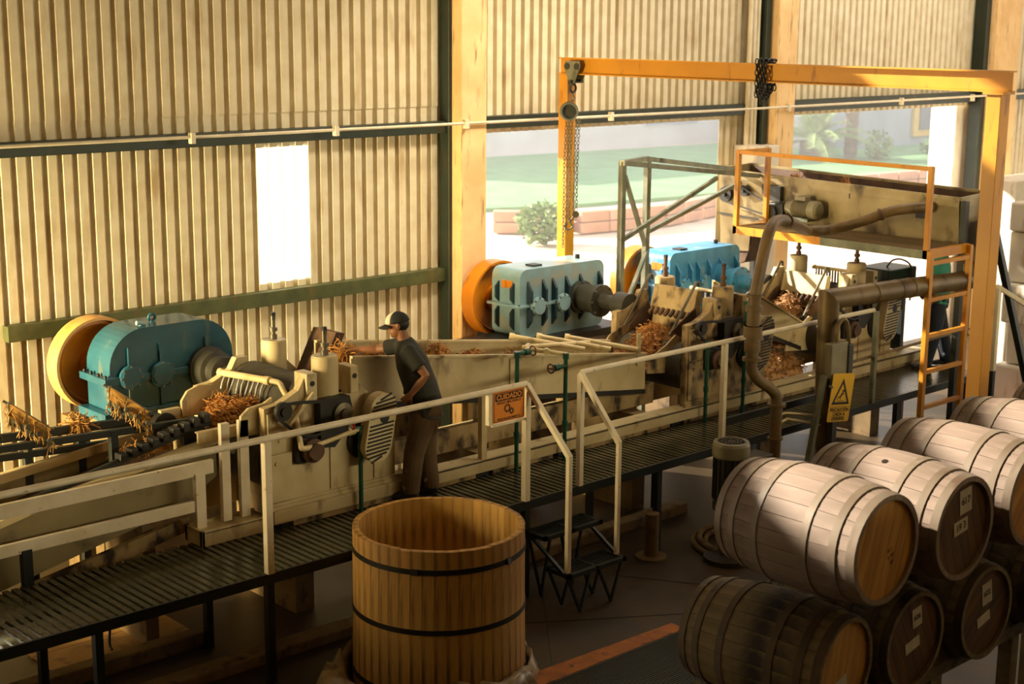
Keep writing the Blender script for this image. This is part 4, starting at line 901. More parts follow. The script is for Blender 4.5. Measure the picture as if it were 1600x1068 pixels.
MB().beam((HX0 - .012, HYF, 3.285), (HX0 - .012, HYN, 3.205), .012, .085).build('rim_band', M['hopper'], hp)
for y in (11.15, 12.55): MB().beam((HX0 - .005, y, 3.2), (HX0 + .045, y, 2.66), .02, .02, (0, 1, 0)).build('seam', M['black'], hp)
MB().beam((HX0 - .01, 13.3, 2.74), (HX0 - .01, 12.6, 2.72), .012, .02).build('seam', M['black'], hp)
MB().box(HX0 - .02, HX0 - .005, 10.0, 10.16, 2.98, 3.12).build('dark_hole', M['black'], hp)
MB().prism([(12.68, 2.58), (13.16, 2.58), (13.0, 2.05), (12.86, 2.1)], 'yz', HX0 + .06, HX0 + .5).build('outlet', M['rust'], hp)
mo = MB().lathe((16.04, 12.0, 2.95), (0, -1, 0), [(0, 0), (.085, 0), (.085, .08), (.105, .09), (.105, .36), (.12, .37), (.12, .48), (.09, .51), (0, .51)], 24).build('drive_motor', M['grey'], hp)
for k in range(10): MB().lathe((16.04, 11.88 - k * .025, 2.95), (0, -1, 0), [(.105, 0), (.118, .002), (.118, .008), (.105, .01)], 24).build('fin', M['grey'], mo)
MB().box(15.97, 16.1, 11.68, 11.85, 3.06, 3.12).build('terminal_box', M['grey'], mo, .01)
MB().box(15.93, 16.18, 11.6, 11.95, 2.80, 2.84).build('motor_shelf', M['galv'], hp)
MB().box(15.95, 16.15, 12.02, 12.28, 2.80, 3.0).build('reducer', M['black'], hp, .02)
MB().cyl((15.90, 12.2, 2.87), (16.18, 12.2, 2.87), .10, n=18).build('reducer_wheel', M['black'], hp)
MB().box(16.12, 16.19, 12.2, 12.42, 3.0, 3.2).build('dark_panel', M['dkgrey'], hp)
for (y, z, r) in ((13.15, 3.015, .105), (12.82, 3.087, .075)): MB().lathe((16.19, y, z), (-1, 0, 0), [(0, .10), (r * .3, .10), (r * .3, .06), (r, .06), (r, .02), (0, .02)], 20).build('sprocket', M['black'], hp)
for a, b in (((16.11, 12.82, 3.13), (16.05, 12.25, 2.93)), ((16.11, 13.12, 2.92), (16.05, 12.2, 2.78)), ((16.11, 13.15, 3.12), (16.11, 12.82, 3.16))): MB().beam(a, b, .016, .02).build('drive_chain', M['black'], hp)
for (xa, ya, xb, yb) in ((HX0 + .02, HYN - .06, HX0 + .02, HYN - .06), (HX1 - .1, HYN - .05, 17.6, 9.0), (HX0 + .1, 13.1, HX0 + .1, 13.1), (HX1 - .1, 13.1, HX1 - .1, 13.1)):
    MB().beam((xa, ya, 3.24), (xb, yb, 0), .075, .075, (1, 0, 0)).build('leg', M['walkframe'], hp)
for i, (x, y, r, lb) in enumerate(((16.55, 12.3, .30, 'brown fibre lying in the hopper behind the left platform post'), (16.55, 11.5, .30, 'brown fibre lying in the hopper near the middle of its far wall'))):
    fibre_heap('fibre_clump', lb, [(x, y, 2.68, r * .75, r, .64)], 260, M['fibre'], 60 + i, .10)
sfp = thing('support_frame', 'galvanised braced frame left of the hopper trough, over the right gearbox', 'frame', (14, 12.4, 0))
for x, y in ((13.28, 12.42), (13.95, 12.62)):
    MB().box(x - .035, x + .035, y - .035, y + .035, 0, 3.68).build('leg', M['galv'], sfp)
for a, b in (((13.25, 12.42, 3.66), (16.15, 12.60, 3.31)), ((13.92, 12.62, 3.66), (16.2, 13.0, 3.36)), ((13.25, 12.40, 3.66), (13.97, 12.64, 3.66))): MB().beam(a, b, .06, .06).build('top_rail', M['galv'], sfp)
for a, b in (((13.28, 12.40, 2.72), (15.1, 12.45, 3.36)), ((13.95, 12.60, 2.74), (16.15, 12.9, 3.2)), ((13.32, 12.42, 3.5), (13.95, 12.62, 2.55)), ((13.95, 12.6, 2.5), (13.3, 12.42, 1.72))): MB().beam(a, b, .045, .05).build('brace', M['galv'], sfp)
XP0, XP1, YP0, YP1, ZP = 15.25, 16.14, 9.42, 12.28, 2.74
pf = thing('platform', 'yellow railed service platform with grating beside the hopper trough', 'platform', (15.5, 10.8, ZP))
MB().box(XP0, XP0 + .03, 10.9, YP1, ZP - .10, ZP).box(XP0, XP1, YP1 - .03, YP1, ZP - .10, ZP).build('edge_beam', M['ladder'], pf)
MB().box(XP0, XP0 + .03, YP0, 10.9, ZP - .10, ZP).build('edge_beam', M['galv'], pf)
MB().box(XP0, 16.18, YP0 - .03, YP0 + .03, ZP - .10, ZP + .005).build('edge_beam', M['ladder'], pf)
b0 = MB().box(XP0 + .03, XP1, YP1 - .075, YP1 - .05, ZP - .03, ZP - .005).build('bar', M['pipe'], pf)
for k in range(1, 46): inst(b0, pf, (0, -k * .0613, 0))
for k, x in enumerate((15.45, 15.8)): MB().box(x, x + .02, YP0, YP1 - .03, ZP - .06, ZP - .03).build('bearer', M['pipe'], pf)
for x, y in ((XP0 + .03, YP1 - .03), (15.87, YP1 - .05), (XP0 + .03, YP0)):
    MB().box(x - .03, x + .03, y - .03, y + .03, ZP - .1, 3.72).build('post', M['ladder'], pf, .004)
MB().beam((XP0 + .03, YP1, 3.70), (XP0 + .03, YP0 - .03, 3.69), .05, .05).beam((XP0, YP1 - .03, 3.70), (15.9, YP1 - .05, 3.70), .05, .05).build('top_rail', M['ladder'], pf, .004)
ld = thing('ladder', 'orange ladder standing at the near end of the platform', 'ladder', (15.7, 9.36, 0))
for x in (15.28, 16.14): MB().box(x - .035, x + .035, 9.33, 9.39, 0, ZP).build('stile', M['ladder'], ld, .004)
for k in range(6):
    z = .42 + k * .435
    if z < 2.6: MB().box(15.31, 16.11, 9.335, 9.385, z - .025, z + .025).build('rung', M['ladder'], ld, .004)
sg = thing('hanging_plate', 'dull tan notice plate hanging at the near end of the hopper', 'plate', (16.3, 9.3, 2.9))
MB().box(16.36, 16.82, 9.40, 9.415, 2.58, 3.0).build('plate', M['pipe'], sg, .004)
MB().tube(smoothpath([(16.38, 9.405, 3.0), (16.36, 9.40, 3.14), (16.5, 9.41, 3.17), (16.52, 9.405, 2.9), (16.42, 9.40, 2.84)], 4), .012, 6).build('hanger', M['ladder'], sg)
for k in range(4): MB().box(16.42, 16.76, 9.396, 9.402, 2.68 + k * .045, 2.69 + k * .045).build('print_line', M['rust'], sg)

# ------------------------------------------------------------------ pump hose, duct, cabinet, motor
pp = thing('pump_hose', 'brown pump pipe running along the platform and down to the floor', 'pipe', (12.3, 9.4, 0))
top = smoothpath([(16.18, 9.95, 3.13), (15.98, 9.97, 3.14), (15.72, 10.22, 3.09), (15.55, 10.46, 2.97), (15.4, 10.84, 2.83), (15.1, 10.95, 2.83), (14.6, 10.65, 2.91), (13.458, 10.0, 3.16), (12.86, 9.75, 3.26), (12.539, 9.6, 3.20), (12.344, 9.52, 2.98), (12.20, 9.48, 2.64), (12.17, 9.48, 2.50)], 6)
MB().tube(top, .062, 14).build('hose', M['pipe'], pp)
MB().cyl((12.17, 9.48, 2.58), (12.17, 9.48, 1.86), .068, n=16).build('pipe', M['pipe'], pp)
for z, r, h in ((2.55, .085, .03), (2.40, .088, .06), (2.22, .10, .03), (2.13, .098, .12), (1.98, .085, .10), (1.88, .10, .03)): MB().cyl((12.17, 9.48, z), (12.17, 9.48, z + h), r, n=18).build('collar', M['pipe'], pp)
MB().tube(smoothpath([(12.17, 9.48, 1.90), (12.18, 9.48, 1.78), (12.26, 9.45, 1.66), (12.38, 9.40, 1.57), (12.46, 9.37, 1.48), (12.47, 9.36, 1.38), (12.47, 9.36, 1.30)], 5), .06, 14).build('elbow', M['pipe'], pp)
MB().cyl((12.47, 9.36, 1.36), (12.47, 9.36, 1.39), .10, n=18).build('flange', M['pipe'], pp)
MB().cyl((12.47, 9.36, 1.0), (12.47, 9.36, 1.015), .085, n=16).build('flange', M['pipe'], pp)
MB().cyl((12.47, 9.36, 1.36), (12.47, 9.36, 0), .064, n=16).build('pipe', M['pipe'], pp)
for q in (14, 44): MB().cyl(top[q], top[q] + (top[q + 1] - top[q - 1]).normalized() * .04, .078, n=16).build('collar', M['rust'], pp)
dt = thing('duct', 'large tarnished duct with mitred corner behind the yellow caution sign', 'duct', (13.6, 9.45, 0))
DX, DZ, DR = 13.44, 2.38, .115
def mitre(mb, p, c, q, r, n=20):
    p, c, q = Vector(p), Vector(c), Vector(q); d1 = (c - p).normalized(); d2 = (q - c).normalized(); nn = (d1 - d2).normalized(); w = d1.cross(d2).normalized()
    a1 = w.cross(d1).normalized(); a2 = w.cross(d2).normalized(); A = []; B = []; Cc = []
    for i in range(n):
        t = 6.2832 * i / n; o1 = w * (r * math.cos(t)) + a1 * (r * math.sin(t)); A.append(p + o1)
        m_ = c + o1; k = -(m_ - c).dot((d1 + d2).normalized()) ; k = ((c - m_).dot(d1 + d2)) / (d1.dot(d1 + d2)); Cc.append(m_ + d1 * k)
        B.append(q + w * (r * math.cos(t)) + a2 * (r * math.sin(t)))
    f = [(i, i + n, (i + 1) % n + n, (i + 1) % n) for i in range(n)]
    mb.add(A + Cc, f, True); mb.add(Cc + B, f, True); mb.add(B, [tuple(range(n))]); mb.add(A, [tuple(range(n))]); return mb
mitre(MB(), (DX + .06, 9.45, 0), (DX, 9.45, DZ), (14.8, 9.45, DZ - .045), DR).build('corner_duct', M['duct'], dt)
mitre(MB(), (14.8, 9.45, DZ - .045), (16.3, 9.45, DZ - .10), (16.3, 9.45, 2.7), DR).build('riser_duct', M['duct'], dt)
for x in (14.25, 14.75, 15.0): MB().lathe((x, 9.45, DZ - .033 * (x - DX)), (1, 0, 0), [(DR, 0), (DR + .006, .003), (DR + .006, .012), (DR, .015)], 20).build('seam', M['duct'], dt)
MB().lathe((16.3, 9.45, 2.5), (0, 0, 1), [(DR, 0), (DR + .05, 0), (DR + .05, .03), (DR, .03)], 22).build('flange', M['rust'], dt)
cb = thing('control_box', 'grey control box with looped conduit on top, above the yellow sign', 'box', (13.5, 9.2, 1.6))
MB().box(13.22, 13.52, 9.22, 9.33, 1.56, 1.94).build('box', M['grey'], cb, .012)
MB().box(13.51, 13.60, 9.20, 9.34, 1.50, 1.90).build('side_cover', M['dkgrey'], cb, .01)
MB().tube(smoothpath([(13.36, 9.27, 1.94), (13.37, 9.27, 2.10), (13.46, 9.27, 2.18), (13.55, 9.27, 2.12), (13.60, 9.27, 1.9), (13.62, 9.27, 1.6)], 5), .022, 10).build('conduit_loop', M['duct'], cb)
MB().box(13.36, 13.44, 9.26, 9.33, 0, 1.56).build('post', M['dkgrey'], cb)
stt = MB().beam((13.10, 9.22, 1.62), (12.72, 9.22, 0.0), .05, .06, (0, 1, 0)).build('strut', M['galv']); tag(stt, 'slanted galvanised strut beside the yellow caution sign', 'strut')
ys = thing('caution_sign', 'yellow sign with a falling figure in a triangle, tilted on the control box post', 'sign', (13.3, 9.1, 1.35))
sx, sz = V(.955, 0, -.13).normalized(), V(.17, 0, .98).normalized(); sc = V(13.28, 9.12, 1.365); SW, SH = .40, .53
def sq(u, w, d=0): return sc + sx * u + sz * w + V(0, -d, 0)
def quad(mb, pts, d0, d1):
    n = len(pts); A = [sq(u, w, d0) for u, w in pts]; B = [sq(u, w, d1) for u, w in pts]
    mb.add(A, [tuple(range(n))]); mb.add(B, [tuple(reversed(range(n)))]); mb.add(A + B, [(i, i + n, (i + 1) % n + n, (i + 1) % n) for i in range(n)]); return mb
quad(MB(), rrect(-SW / 2, SW / 2, -SH / 2, SH / 2, .025, 3), 0, .006).build('board', M['signyellow'], ys)
tri = MB(); o_, i_ = [(0, .21), (-.165, -.075), (.165, -.075)], [(0, .155), (-.118, -.047), (.118, -.047)]
for k in range(3):
    quad(tri, [o_[k], o_[(k + 1) % 3], i_[(k + 1) % 3], i_[k]], .006, .0085)
tri.build('triangle', M['ink'], ys)
fig = MB()
def seg(a, b, w):
    (ax, ay), (bx, by) = a, b; L_ = math.hypot(bx - ax, by - ay); nx, ny = -(by - ay) / L_ * w / 2, (bx - ax) / L_ * w / 2
    quad(fig, [(ax + nx, ay + ny), (ax - nx, ay - ny), (bx - nx, by - ny), (bx + nx, by + ny)], .006, .0082)
for a, b, w in (((-.02, .01), (.025, .055), .022), ((.0, .04), (.045, .04), .010), ((.025, .055), (.005, .085), .010), ((-.02, .01), (-.055, .005), .012), ((-.055, .005), (-.07, -.02), .010), ((-.02, .01), (-.015, -.02), .012), ((-.07, -.034), (.06, -.034), .006)): seg(a, b, w)
quad(fig, circ(.037, .075, .014, 10), .006, .0082); fig.build('figure', M['ink'], ys)
quad(MB(), [(-SW / 2 + .01, -.098), (SW / 2 - .01, -.098), (SW / 2 - .01, -.102), (-SW / 2 + .01, -.102)], .006, .008).build('rule', M['ink'], ys)
for k, (tx, s_) in enumerate((('PRECAUCIÓN', .056), ('CAIDA A', .056), ('DESNIVEL', .056))):
    text_mesh('lettering', tx, s_, M['ink'], ys, sq(0, -.135 - k * .048, .0075), sx, sz, .0008, bold=.0012)
MB().cyl(sq(-.21, .12, -.02), sq(-.21, .12, .02), .016, n=8).build('bolt', M['steel'], ys)
pm = thing('pump_motor', 'upright pump motor with pale fan cowl in front of the walkway', 'motor', (11.35, 9.05, 0))
MB().lathe((11.35, 9.05, 1.10), (0, 0, 1), [(.165, 0), (.185, .0), (.19, .02), (.185, .12), (.175, .15), (.15, .155), (.135, .14)], 28).build('cowl', M['grey'], pm)
gr = MB()
for r in (.03, .065, .10, .135): gr.lathe((11.35, 9.05, 1.243), (0, 0, 1), [(r - .006, 0), (r + .006, 0), (r + .006, .008), (r - .006, .008)], 24)
for k in range(4): a = math.pi * k / 4; gr.beam((11.35 - .135 * math.cos(a), 9.05 - .135 * math.sin(a), 1.245), (11.35 + .135 * math.cos(a), 9.05 + .135 * math.sin(a), 1.245), .01, .008)
gr.build('grille', M['dkgrey'], pm)
MB().lathe((11.35, 9.05, .62), (0, 0, 1), [(0, 0), (.16, 0), (.16, .52), (0, .52)], 24).build('body', M['dkgrey'], pm)
for k in range(20):
    a = 6.2832 * k / 20; MB().box(-.004, .004, .155, .178, .66, 1.08).build('fin', M['dkgrey'], pm).matrix_local = Matrix.Translation((0, 0, 0)) @ Matrix.Translation(V(11.35, 9.05, 0) - OFF[pm.name]) @ Matrix.Rotation(a, 4, 'Z') @ Matrix.Translation(OFF[pm.name])
MB().lathe((11.35, 9.05, .0), (0, 0, 1), [(.24, 0), (.24, .05), (.1, .08), (.1, .5), (.17, .55), (.17, .62), (0, .62)], 22).build('pump_foot', M['dkgrey'], pm)
MB().box(11.55, 11.95, 8.98, 9.22, .85, 1.02).build('junction_box', M['dkgrey'], pm, .01)
cdp = thing('cable_conduit', 'pair of thin cream conduits bending away from the pump pipe', 'conduit', (13, 9.4, 1.1))
MB().tube(smoothpath([(12.56, 9.40, 1.19), (12.68, 9.42, 1.23), (12.95, 9.42, 1.18), (13.35, 9.42, 1.08)], 5), .012, 7).build('pipe', M['pvc'], cdp)
MB().tube(smoothpath([(12.55, 9.43, 1.11), (12.75, 9.43, 1.15), (12.85, 9.43, 1.13), (13.9, 9.43, .82)], 5), .014, 7).build('pipe', M['pvc'], cdp)
# ------------------------------------------------------------------ warning sign on the rail
cs = thing('warning_sign', 'orange CUIDADO machinery warning sign hung on the white handrail', 'sign', (8.89, YR - .03, 1.93))
cs_y = YR - .032
MB().prism(rrect(8.70, 9.085, 1.775, 2.06, .012, 3), 'xz', cs_y, cs_y + .005).build('board', M['signorange'], cs)
fr = MB(); x0, x1, z0, z1 = 8.71, 9.075, 1.785, 2.05
for a in ((x0, x1, z1 - .005, z1), (x0, x1, z0, z0 + .005), (x0, x0 + .005, z0, z1), (x1 - .005, x1, z0, z1)): fr.box(a[0], a[1], cs_y - .002, cs_y, a[2], a[3])
fr.build('border', M['ink'], cs)
MB().prism(rrect(8.725, 9.06, 1.972, 2.04, .012, 3), 'xz', cs_y - .002, cs_y).build('title_panel', M['ink'], cs)
text_mesh('lettering', 'CUIDADO', .066, M['signorange'], cs, (8.892, cs_y - .003, 2.005), (1, 0, 0), (0, 0, 1), .0008, bold=.0022)
text_mesh('lettering', 'RIESGO MECÁNICO', .0335, M['ink'], cs, (8.892, cs_y - .001, 1.952), (1, 0, 0), (0, 0, 1), .0008, bold=.0005)
text_mesh('lettering', 'PIEZAS EN MOVIMIENTO', .0255, M['ink'], cs, (8.892, cs_y - .001, 1.802), (1, 0, 0), (0, 0, 1), .0008, bold=.0005)
def gear2d(cx, cz, R, n):
    mb = MB(); t = .010
    for i in range(24):
        a, b = 6.2832 * i / 24, 6.2832 * (i + 1) / 24
        q = [(cx + r * math.cos(c), cz + r * math.sin(c)) for r, c in ((R, a), (R, b), (R - t, b), (R - t, a))]; mb.prism(q, 'xz', cs_y - .002, cs_y)
    for i in range(n):
        a = 6.2832 * i / n; mb.beam((cx + (R - .001) * math.cos(a), cs_y - .001, cz + (R - .001) * math.sin(a)), (cx + (R + .010) * math.cos(a), cs_y - .001, cz + (R + .010) * math.sin(a)), .009, .002, (0, 1, 0))
    return mb
gear2d(8.872, 1.895, .033, 10).build('gear_symbol', M['ink'], cs); gear2d(8.925, 1.862, .022, 8).build('gear_symbol', M['ink'], cs)
MB().box(8.70, 9.09, YR - .026, YR - .0, 1.74, 1.765).build('bracket', M['rail'], cs)

# ------------------------------------------------------------------ the wooden vat
TH, TR = 1.31, .705
# stands on the open floor in front of the walkway
TC = V(7.455, 8.93, 0)
vat = thing('vat', 'open round wooden vat with dark hoops in front of the walkway', 'vat', TC)
NS = 46
def vat_stave(i):
    a0, a1 = 6.2832 * i / NS, 6.2832 * (i + 1) / NS; g = .0016
    mb = MB(); vs = []
    for z, k in ((0.0, 1.02), (TH * .5, 1.005), (TH, 1.0)):
        for r in (TR * k, TR * k - .052):
            for a in (a0 + g, a1 - g): vs.append((r * math.cos(a), r * math.sin(a), z))
    mb.add(vs, [(0, 1, 5, 4), (4, 5, 9, 8), (3, 2, 6, 7), (7, 6, 10, 11), (0, 4, 6, 2), (4, 8, 10, 6), (1, 3, 7, 5), (5, 7, 11, 9), (8, 9, 11, 10), (0, 2, 3, 1)])
    return mb
OFF0 = OFF[vat.name]; OFF[vat.name] = Vector()
s0 = vat_stave(0).build('stave', M['tub'], vat)
for i in range(1, NS): inst(s0, vat, (0, 0, R_.uniform(-.003, .003)), (0, 0, 6.2832 * i / NS))
for z, k, m in ((1.125, 1.0, 'hoop'), (.63, 1.006, 'hoop'), (.10, 1.02, 'hoop')):
    R1 = TR * k + .001
    MB().lathe((0, 0, z), (0, 0, 1), [(R1, 0), (R1 + .006, 0), (R1 + .006, .042), (R1, .042)], 64).build('hoop', M['hoopdk'], vat)
for a in (3.75, 4.9): MB().beam((TR * math.cos(a), TR * math.sin(a), 1.145), ((TR + .02) * math.cos(a), (TR + .02) * math.sin(a), 1.15), .05, .05).build('hoop_clasp', M['hoopdk'], vat)
MB().lathe((0, 0, .12), (0, 0, 1), [(0, 0), (TR - .04, 0), (TR - .04, .02), (0, .02)], 48).build('bottom', M['tub'], vat)
OFF[vat.name] = OFF0
# crumpled plastic round the foot of the vat
rng = random.Random(9); mb = MB(); n = 80; vs = []
for j, (rr, z) in enumerate(((TR * 1.03, .02), (TR * 1.06, .16), (TR * 1.10, .12), (TR * 1.16, .012))):
    for i in range(n):
        a = 6.2832 * i / n; r = rr + rng.uniform(-.008, .03) * (1 if j else 0); h = z + (rng.uniform(-.02, .07) if 0 < j < 3 else 0) + (.05 * math.sin(a * 3 + 1) if 0 < j < 3 else 0)
        if 0 < j and 2.3 < a < 3.6: r += .09 * j * math.sin((a - 2.3) / 1.3 * 3.14)
        vs.append((TC.x + r * math.cos(a), TC.y + r * math.sin(a), max(.006, h)))
mb.add(vs, [(j * n + i, j * n + (i + 1) % n, (j + 1) * n + (i + 1) % n, (j + 1) * n + i) for j in range(3) for i in range(n)], True)
pl = mb.build('plastic_sheet', M['plastic']); pl.modifiers.new('s', 'SOLIDIFY').thickness = .004
tag(pl, 'crumpled pale plastic sheet gathered round the foot of the wooden vat', 'sheet')

# ------------------------------------------------------------------ barrels
BL, BRh, BRb, NST = .95, .304, .352, 24
def make_barrel(name, label, sm, hm, hdm, ends=True, group='oak barrels in the stack'):
    t = thing(name, label, 'barrel', (0, 0, 0), group); OFF[t.name] = Vector()
    def rad(u): return BRh + (BRb - BRh) * (1 - (2 * u - 1) ** 2)
    NU = 8
    a0, a1 = -math.pi / NST + .004, math.pi / NST - .004
    mb = MB(); out = []; inn = []
    for j in range(NU + 1):
        u = j / NU; y = (u - .5) * BL
        out += [(rad(u) * math.cos(a), y, rad(u) * math.sin(a)) for a in (a0, 0, a1)]
    k = len(out)
    inn = [((rad(j / NU) - .026) * math.cos(a), (j / NU - .5) * BL, (rad(j / NU) - .026) * math.sin(a)) for j in range(NU + 1) for a in (a0, 0, a1)]
    fs = []
    for j in range(NU):
        for q in (0, 1): fs.append((j * 3 + q, j * 3 + q + 1, j * 3 + q + 4, j * 3 + q + 3))
    mb.add(out, fs, True)
    mb.add(inn, [tuple(reversed(f)) for f in fs], True)
    e = [0, 1, 2]; mb.add(out[:3] + inn[:3], [(0, 3, 4, 1), (1, 4, 5, 2)]); mb.add(out[-3:] + inn[-3:], [(0, 1, 4, 3), (1, 2, 5, 4)])
    sd = [i * 3 for i in range(NU + 1)]
    mb.add([out[i] for i in sd] + [inn[i] for i in sd], [(i, i + 1, i + 2 + NU, i + 1 + NU) for i in range(NU)])
    mb.add([out[i + 2] for i in sd] + [inn[i + 2] for i in sd], [(i + 1, i, i + 1 + NU, i + 2 + NU) for i in range(NU)])
    s0 = mb.build('stave', sm, t)
    for i in range(1, NST): inst(s0, t, (0, 0, 0), (0, 2 * math.pi * i / NST, 0))
    for u in (.0, .115, .30):
        for sgn in (0, 1):
            h = .045 if u else .05; uu = u if sgn == 0 else 1 - u - h / BL
            ra, rb = rad(uu) + .002, rad(uu + h / BL) + .002
            MB().lathe((0, (uu - .5) * BL, 0), (0, 1, 0), [(ra, 0), (ra + .0035, .0), (rb + .0035, h), (rb, h)], 40).build('hoop', hm, t)
    # head boards, set back inside the chime
    Rh = BRh - .022; nb = 7
    for sgn in (-1, 1):
        y = sgn * (BL / 2 - .035)
        for i in range(nb):
            xa, xb = -Rh + 2 * Rh * i / nb + .0012, -Rh + 2 * Rh * (i + 1) / nb - .0012; pts = []
            for kx in range(5):
                x = xa + (xb - xa) * kx / 4; pts.append((x, math.sqrt(max(0, Rh * Rh - x * x))))
            poly = pts + [(x, -z) for x, z in reversed(pts)]
            MB().prism(poly, 'xz', y - .011, y + .011).build('head_board', hdm, t)
    MB().lathe((0.0, 0, BRb - .004), (0, 0, 1), [(.019, 0), (.019, .006), (.0, .006)], 12).build('bung', M['hoopdk'], t)
    return t
YT, ZT, YL, ZL = 4.25 + BL / 2, 2.50, 4.52 + BL / 2, 1.69
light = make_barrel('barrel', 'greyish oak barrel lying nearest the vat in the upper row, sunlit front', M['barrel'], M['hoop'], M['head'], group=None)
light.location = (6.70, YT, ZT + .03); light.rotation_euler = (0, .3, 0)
upper = [light]
for x, dz, ang, lb in ((7.50, -.03, -.4, 'greyish sunlit barrel in the upper row with two white labels on its dark head'), (8.30, -.01, .7, 'third barrel of the upper row, sunlit top, head cut by the right edge'), (9.10, .0, 1.3, 'fourth barrel of the upper row, mostly shaded with a thin sunlit ridge'), (9.92, .0, .1, 'farthest barrel of the upper row, at the foot of the white post')):
    upper.append(copy_thing(light, (x, YT, ZT + dz), lb, (0, ang, 0)))
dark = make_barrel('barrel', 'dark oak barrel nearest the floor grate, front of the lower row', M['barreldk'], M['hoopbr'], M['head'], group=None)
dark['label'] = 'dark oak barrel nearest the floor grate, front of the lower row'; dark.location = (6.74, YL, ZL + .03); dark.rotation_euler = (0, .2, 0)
lower = [dark]
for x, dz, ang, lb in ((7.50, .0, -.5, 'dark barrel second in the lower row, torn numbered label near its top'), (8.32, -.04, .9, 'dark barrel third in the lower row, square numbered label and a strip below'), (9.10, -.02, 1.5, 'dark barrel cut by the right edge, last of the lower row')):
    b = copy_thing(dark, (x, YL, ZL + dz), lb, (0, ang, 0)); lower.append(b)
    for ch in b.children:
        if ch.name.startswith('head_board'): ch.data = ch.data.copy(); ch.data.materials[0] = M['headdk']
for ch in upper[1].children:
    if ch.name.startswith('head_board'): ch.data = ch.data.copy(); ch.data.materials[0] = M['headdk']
nearb = copy_thing(light, (7.62, 2.95, 1.55), 'sunlit barrel end poking into the bottom right corner', (0, .5, 0))
# labels and stamps on the heads (flat paper and ink)
def head_label(b, u, w, wd, ht, tilt, text=None, ts=.05, m='paper', name='label'):
    """paper on the near head; u, w metres from its centre in world x and z"""
    inv = b.matrix_basis.inverted(); y = b.location.y - BL / 2 + .035 - .0135
    c = V(b.location.x + u, y, b.location.z + w); xd = V(math.cos(tilt), 0, math.sin(tilt)); zd = V(-math.sin(tilt), 0, math.cos(tilt))
    mb = MB(); q = [c + xd * sx_ * wd / 2 + zd * sz_ * ht / 2 for sx_, sz_ in ((-1, -1), (1, -1), (1, 1), (-1, 1))]
    mb.add([p + V(0, .001, 0) for p in q] + [p + V(0, -.001, 0) for p in q], [(0, 1, 2, 3), (7, 6, 5, 4), (0, 4, 5, 1), (1, 5, 6, 2), (2, 6, 7, 3), (3, 7, 4, 0)])
    o = mb.build(name, M[m]); o.parent = b; o.matrix_local = inv
    if text:
        t_ = text_mesh('lettering', text, ts, M['ink'], None, c + V(0, -.0016, 0), xd, zd, .0005, bold=.001)
        t_.parent = o
    return o
bpy.context.view_layer.update()
def stamp(b, lines, u, w, ts, tilt):
    inv = b.matrix_basis.inverted(); y = b.location.y - BL / 2 + .035 - .0122
    for k, tx in enumerate(lines):
        xd = V(math.cos(tilt), 0, math.sin(tilt)); zd = V(-math.sin(tilt), 0, math.cos(tilt)); c = V(b.location.x + u, y, b.location.z + w) - zd * (k * ts * 1.15)
        t_ = text_mesh('stamp', tx, ts, M['rust'], None, c, xd, zd, .0004); t_.parent = b; t_.matrix_local = inv
head_label(upper[1], .02, .16, .125, .15, .12, '617', .06); head_label(upper[1], -.015, .01, .145, .085, .14, '19 3', .06)
head_label(lower[1], .03, .14, .10, .125, .16, '606', .048); head_label(lower[1], .0, -.03, .15, .075, .22)
head_label(lower[2], .02, .12, .115, .15, .16, '602', .055); head_label(lower[2], .0, -.05, .15, .07, .24)
head_label(lower[0], -.03, -.10, .16, .09, .2); dark.rotation_euler = (0, .2, .10)
stamp(upper[0], ('III I', 'II IIII', 'IIII'), .06, -.02, .034, .35)
# timber rack under the barrels and chocks between the rows
rk2 = thing('barrel_rack', 'dark timber rack carrying the rows of barrels', 'rack', (8, 5, 0))
for y in (YL - .28, YL + .28):
    MB().box(5.9, 10.6, y - .05, y + .05, ZL - BRb - .09, ZL - BRb + .005).build('beam', M['barreldk'], rk2, .006)
    MB().box(6.86, 10.4, y - .05, y + .05, ZL + BRb - .02 + .06, ZL + BRb + .10).build('beam', M['barreldk'], rk2, .006)
for x in (6.0, 7.1, 8.0, 9.0, 10.4):
    for y in (YL - .28, YL + .28): MB().box(x - .05, x + .05, y - .05, y + .05, 0, ZL - BRb - .09).build('post', M['barreldk'], rk2, .006)
for y in (YL - .28, YL + .28):
    for i, b in enumerate(lower):
        for s in (-1, 1):
            MB().prism([(b.location.x + s * .13, ZL - BRb + .0), (b.location.x + s * .34, ZL - BRb + .0), (b.location.x + s * .34, ZL - BRb + .17)], 'xz', y - .045, y + .045).build('chock', M['barreldk'], rk2)
for y in (2.7, 3.2):
    MB().box(7.2, 8.4, y - .05, y + .05, 1.55 - BRb - .09, 1.55 - BRb + .005).build('beam', M['barreldk'], rk2, .006)
    for x in (7.3, 8.3): MB().box(x - .05, x + .05, y - .05, y + .05, 0, 1.55 - BRb - .09).build('post', M['barreldk'], rk2, .006)

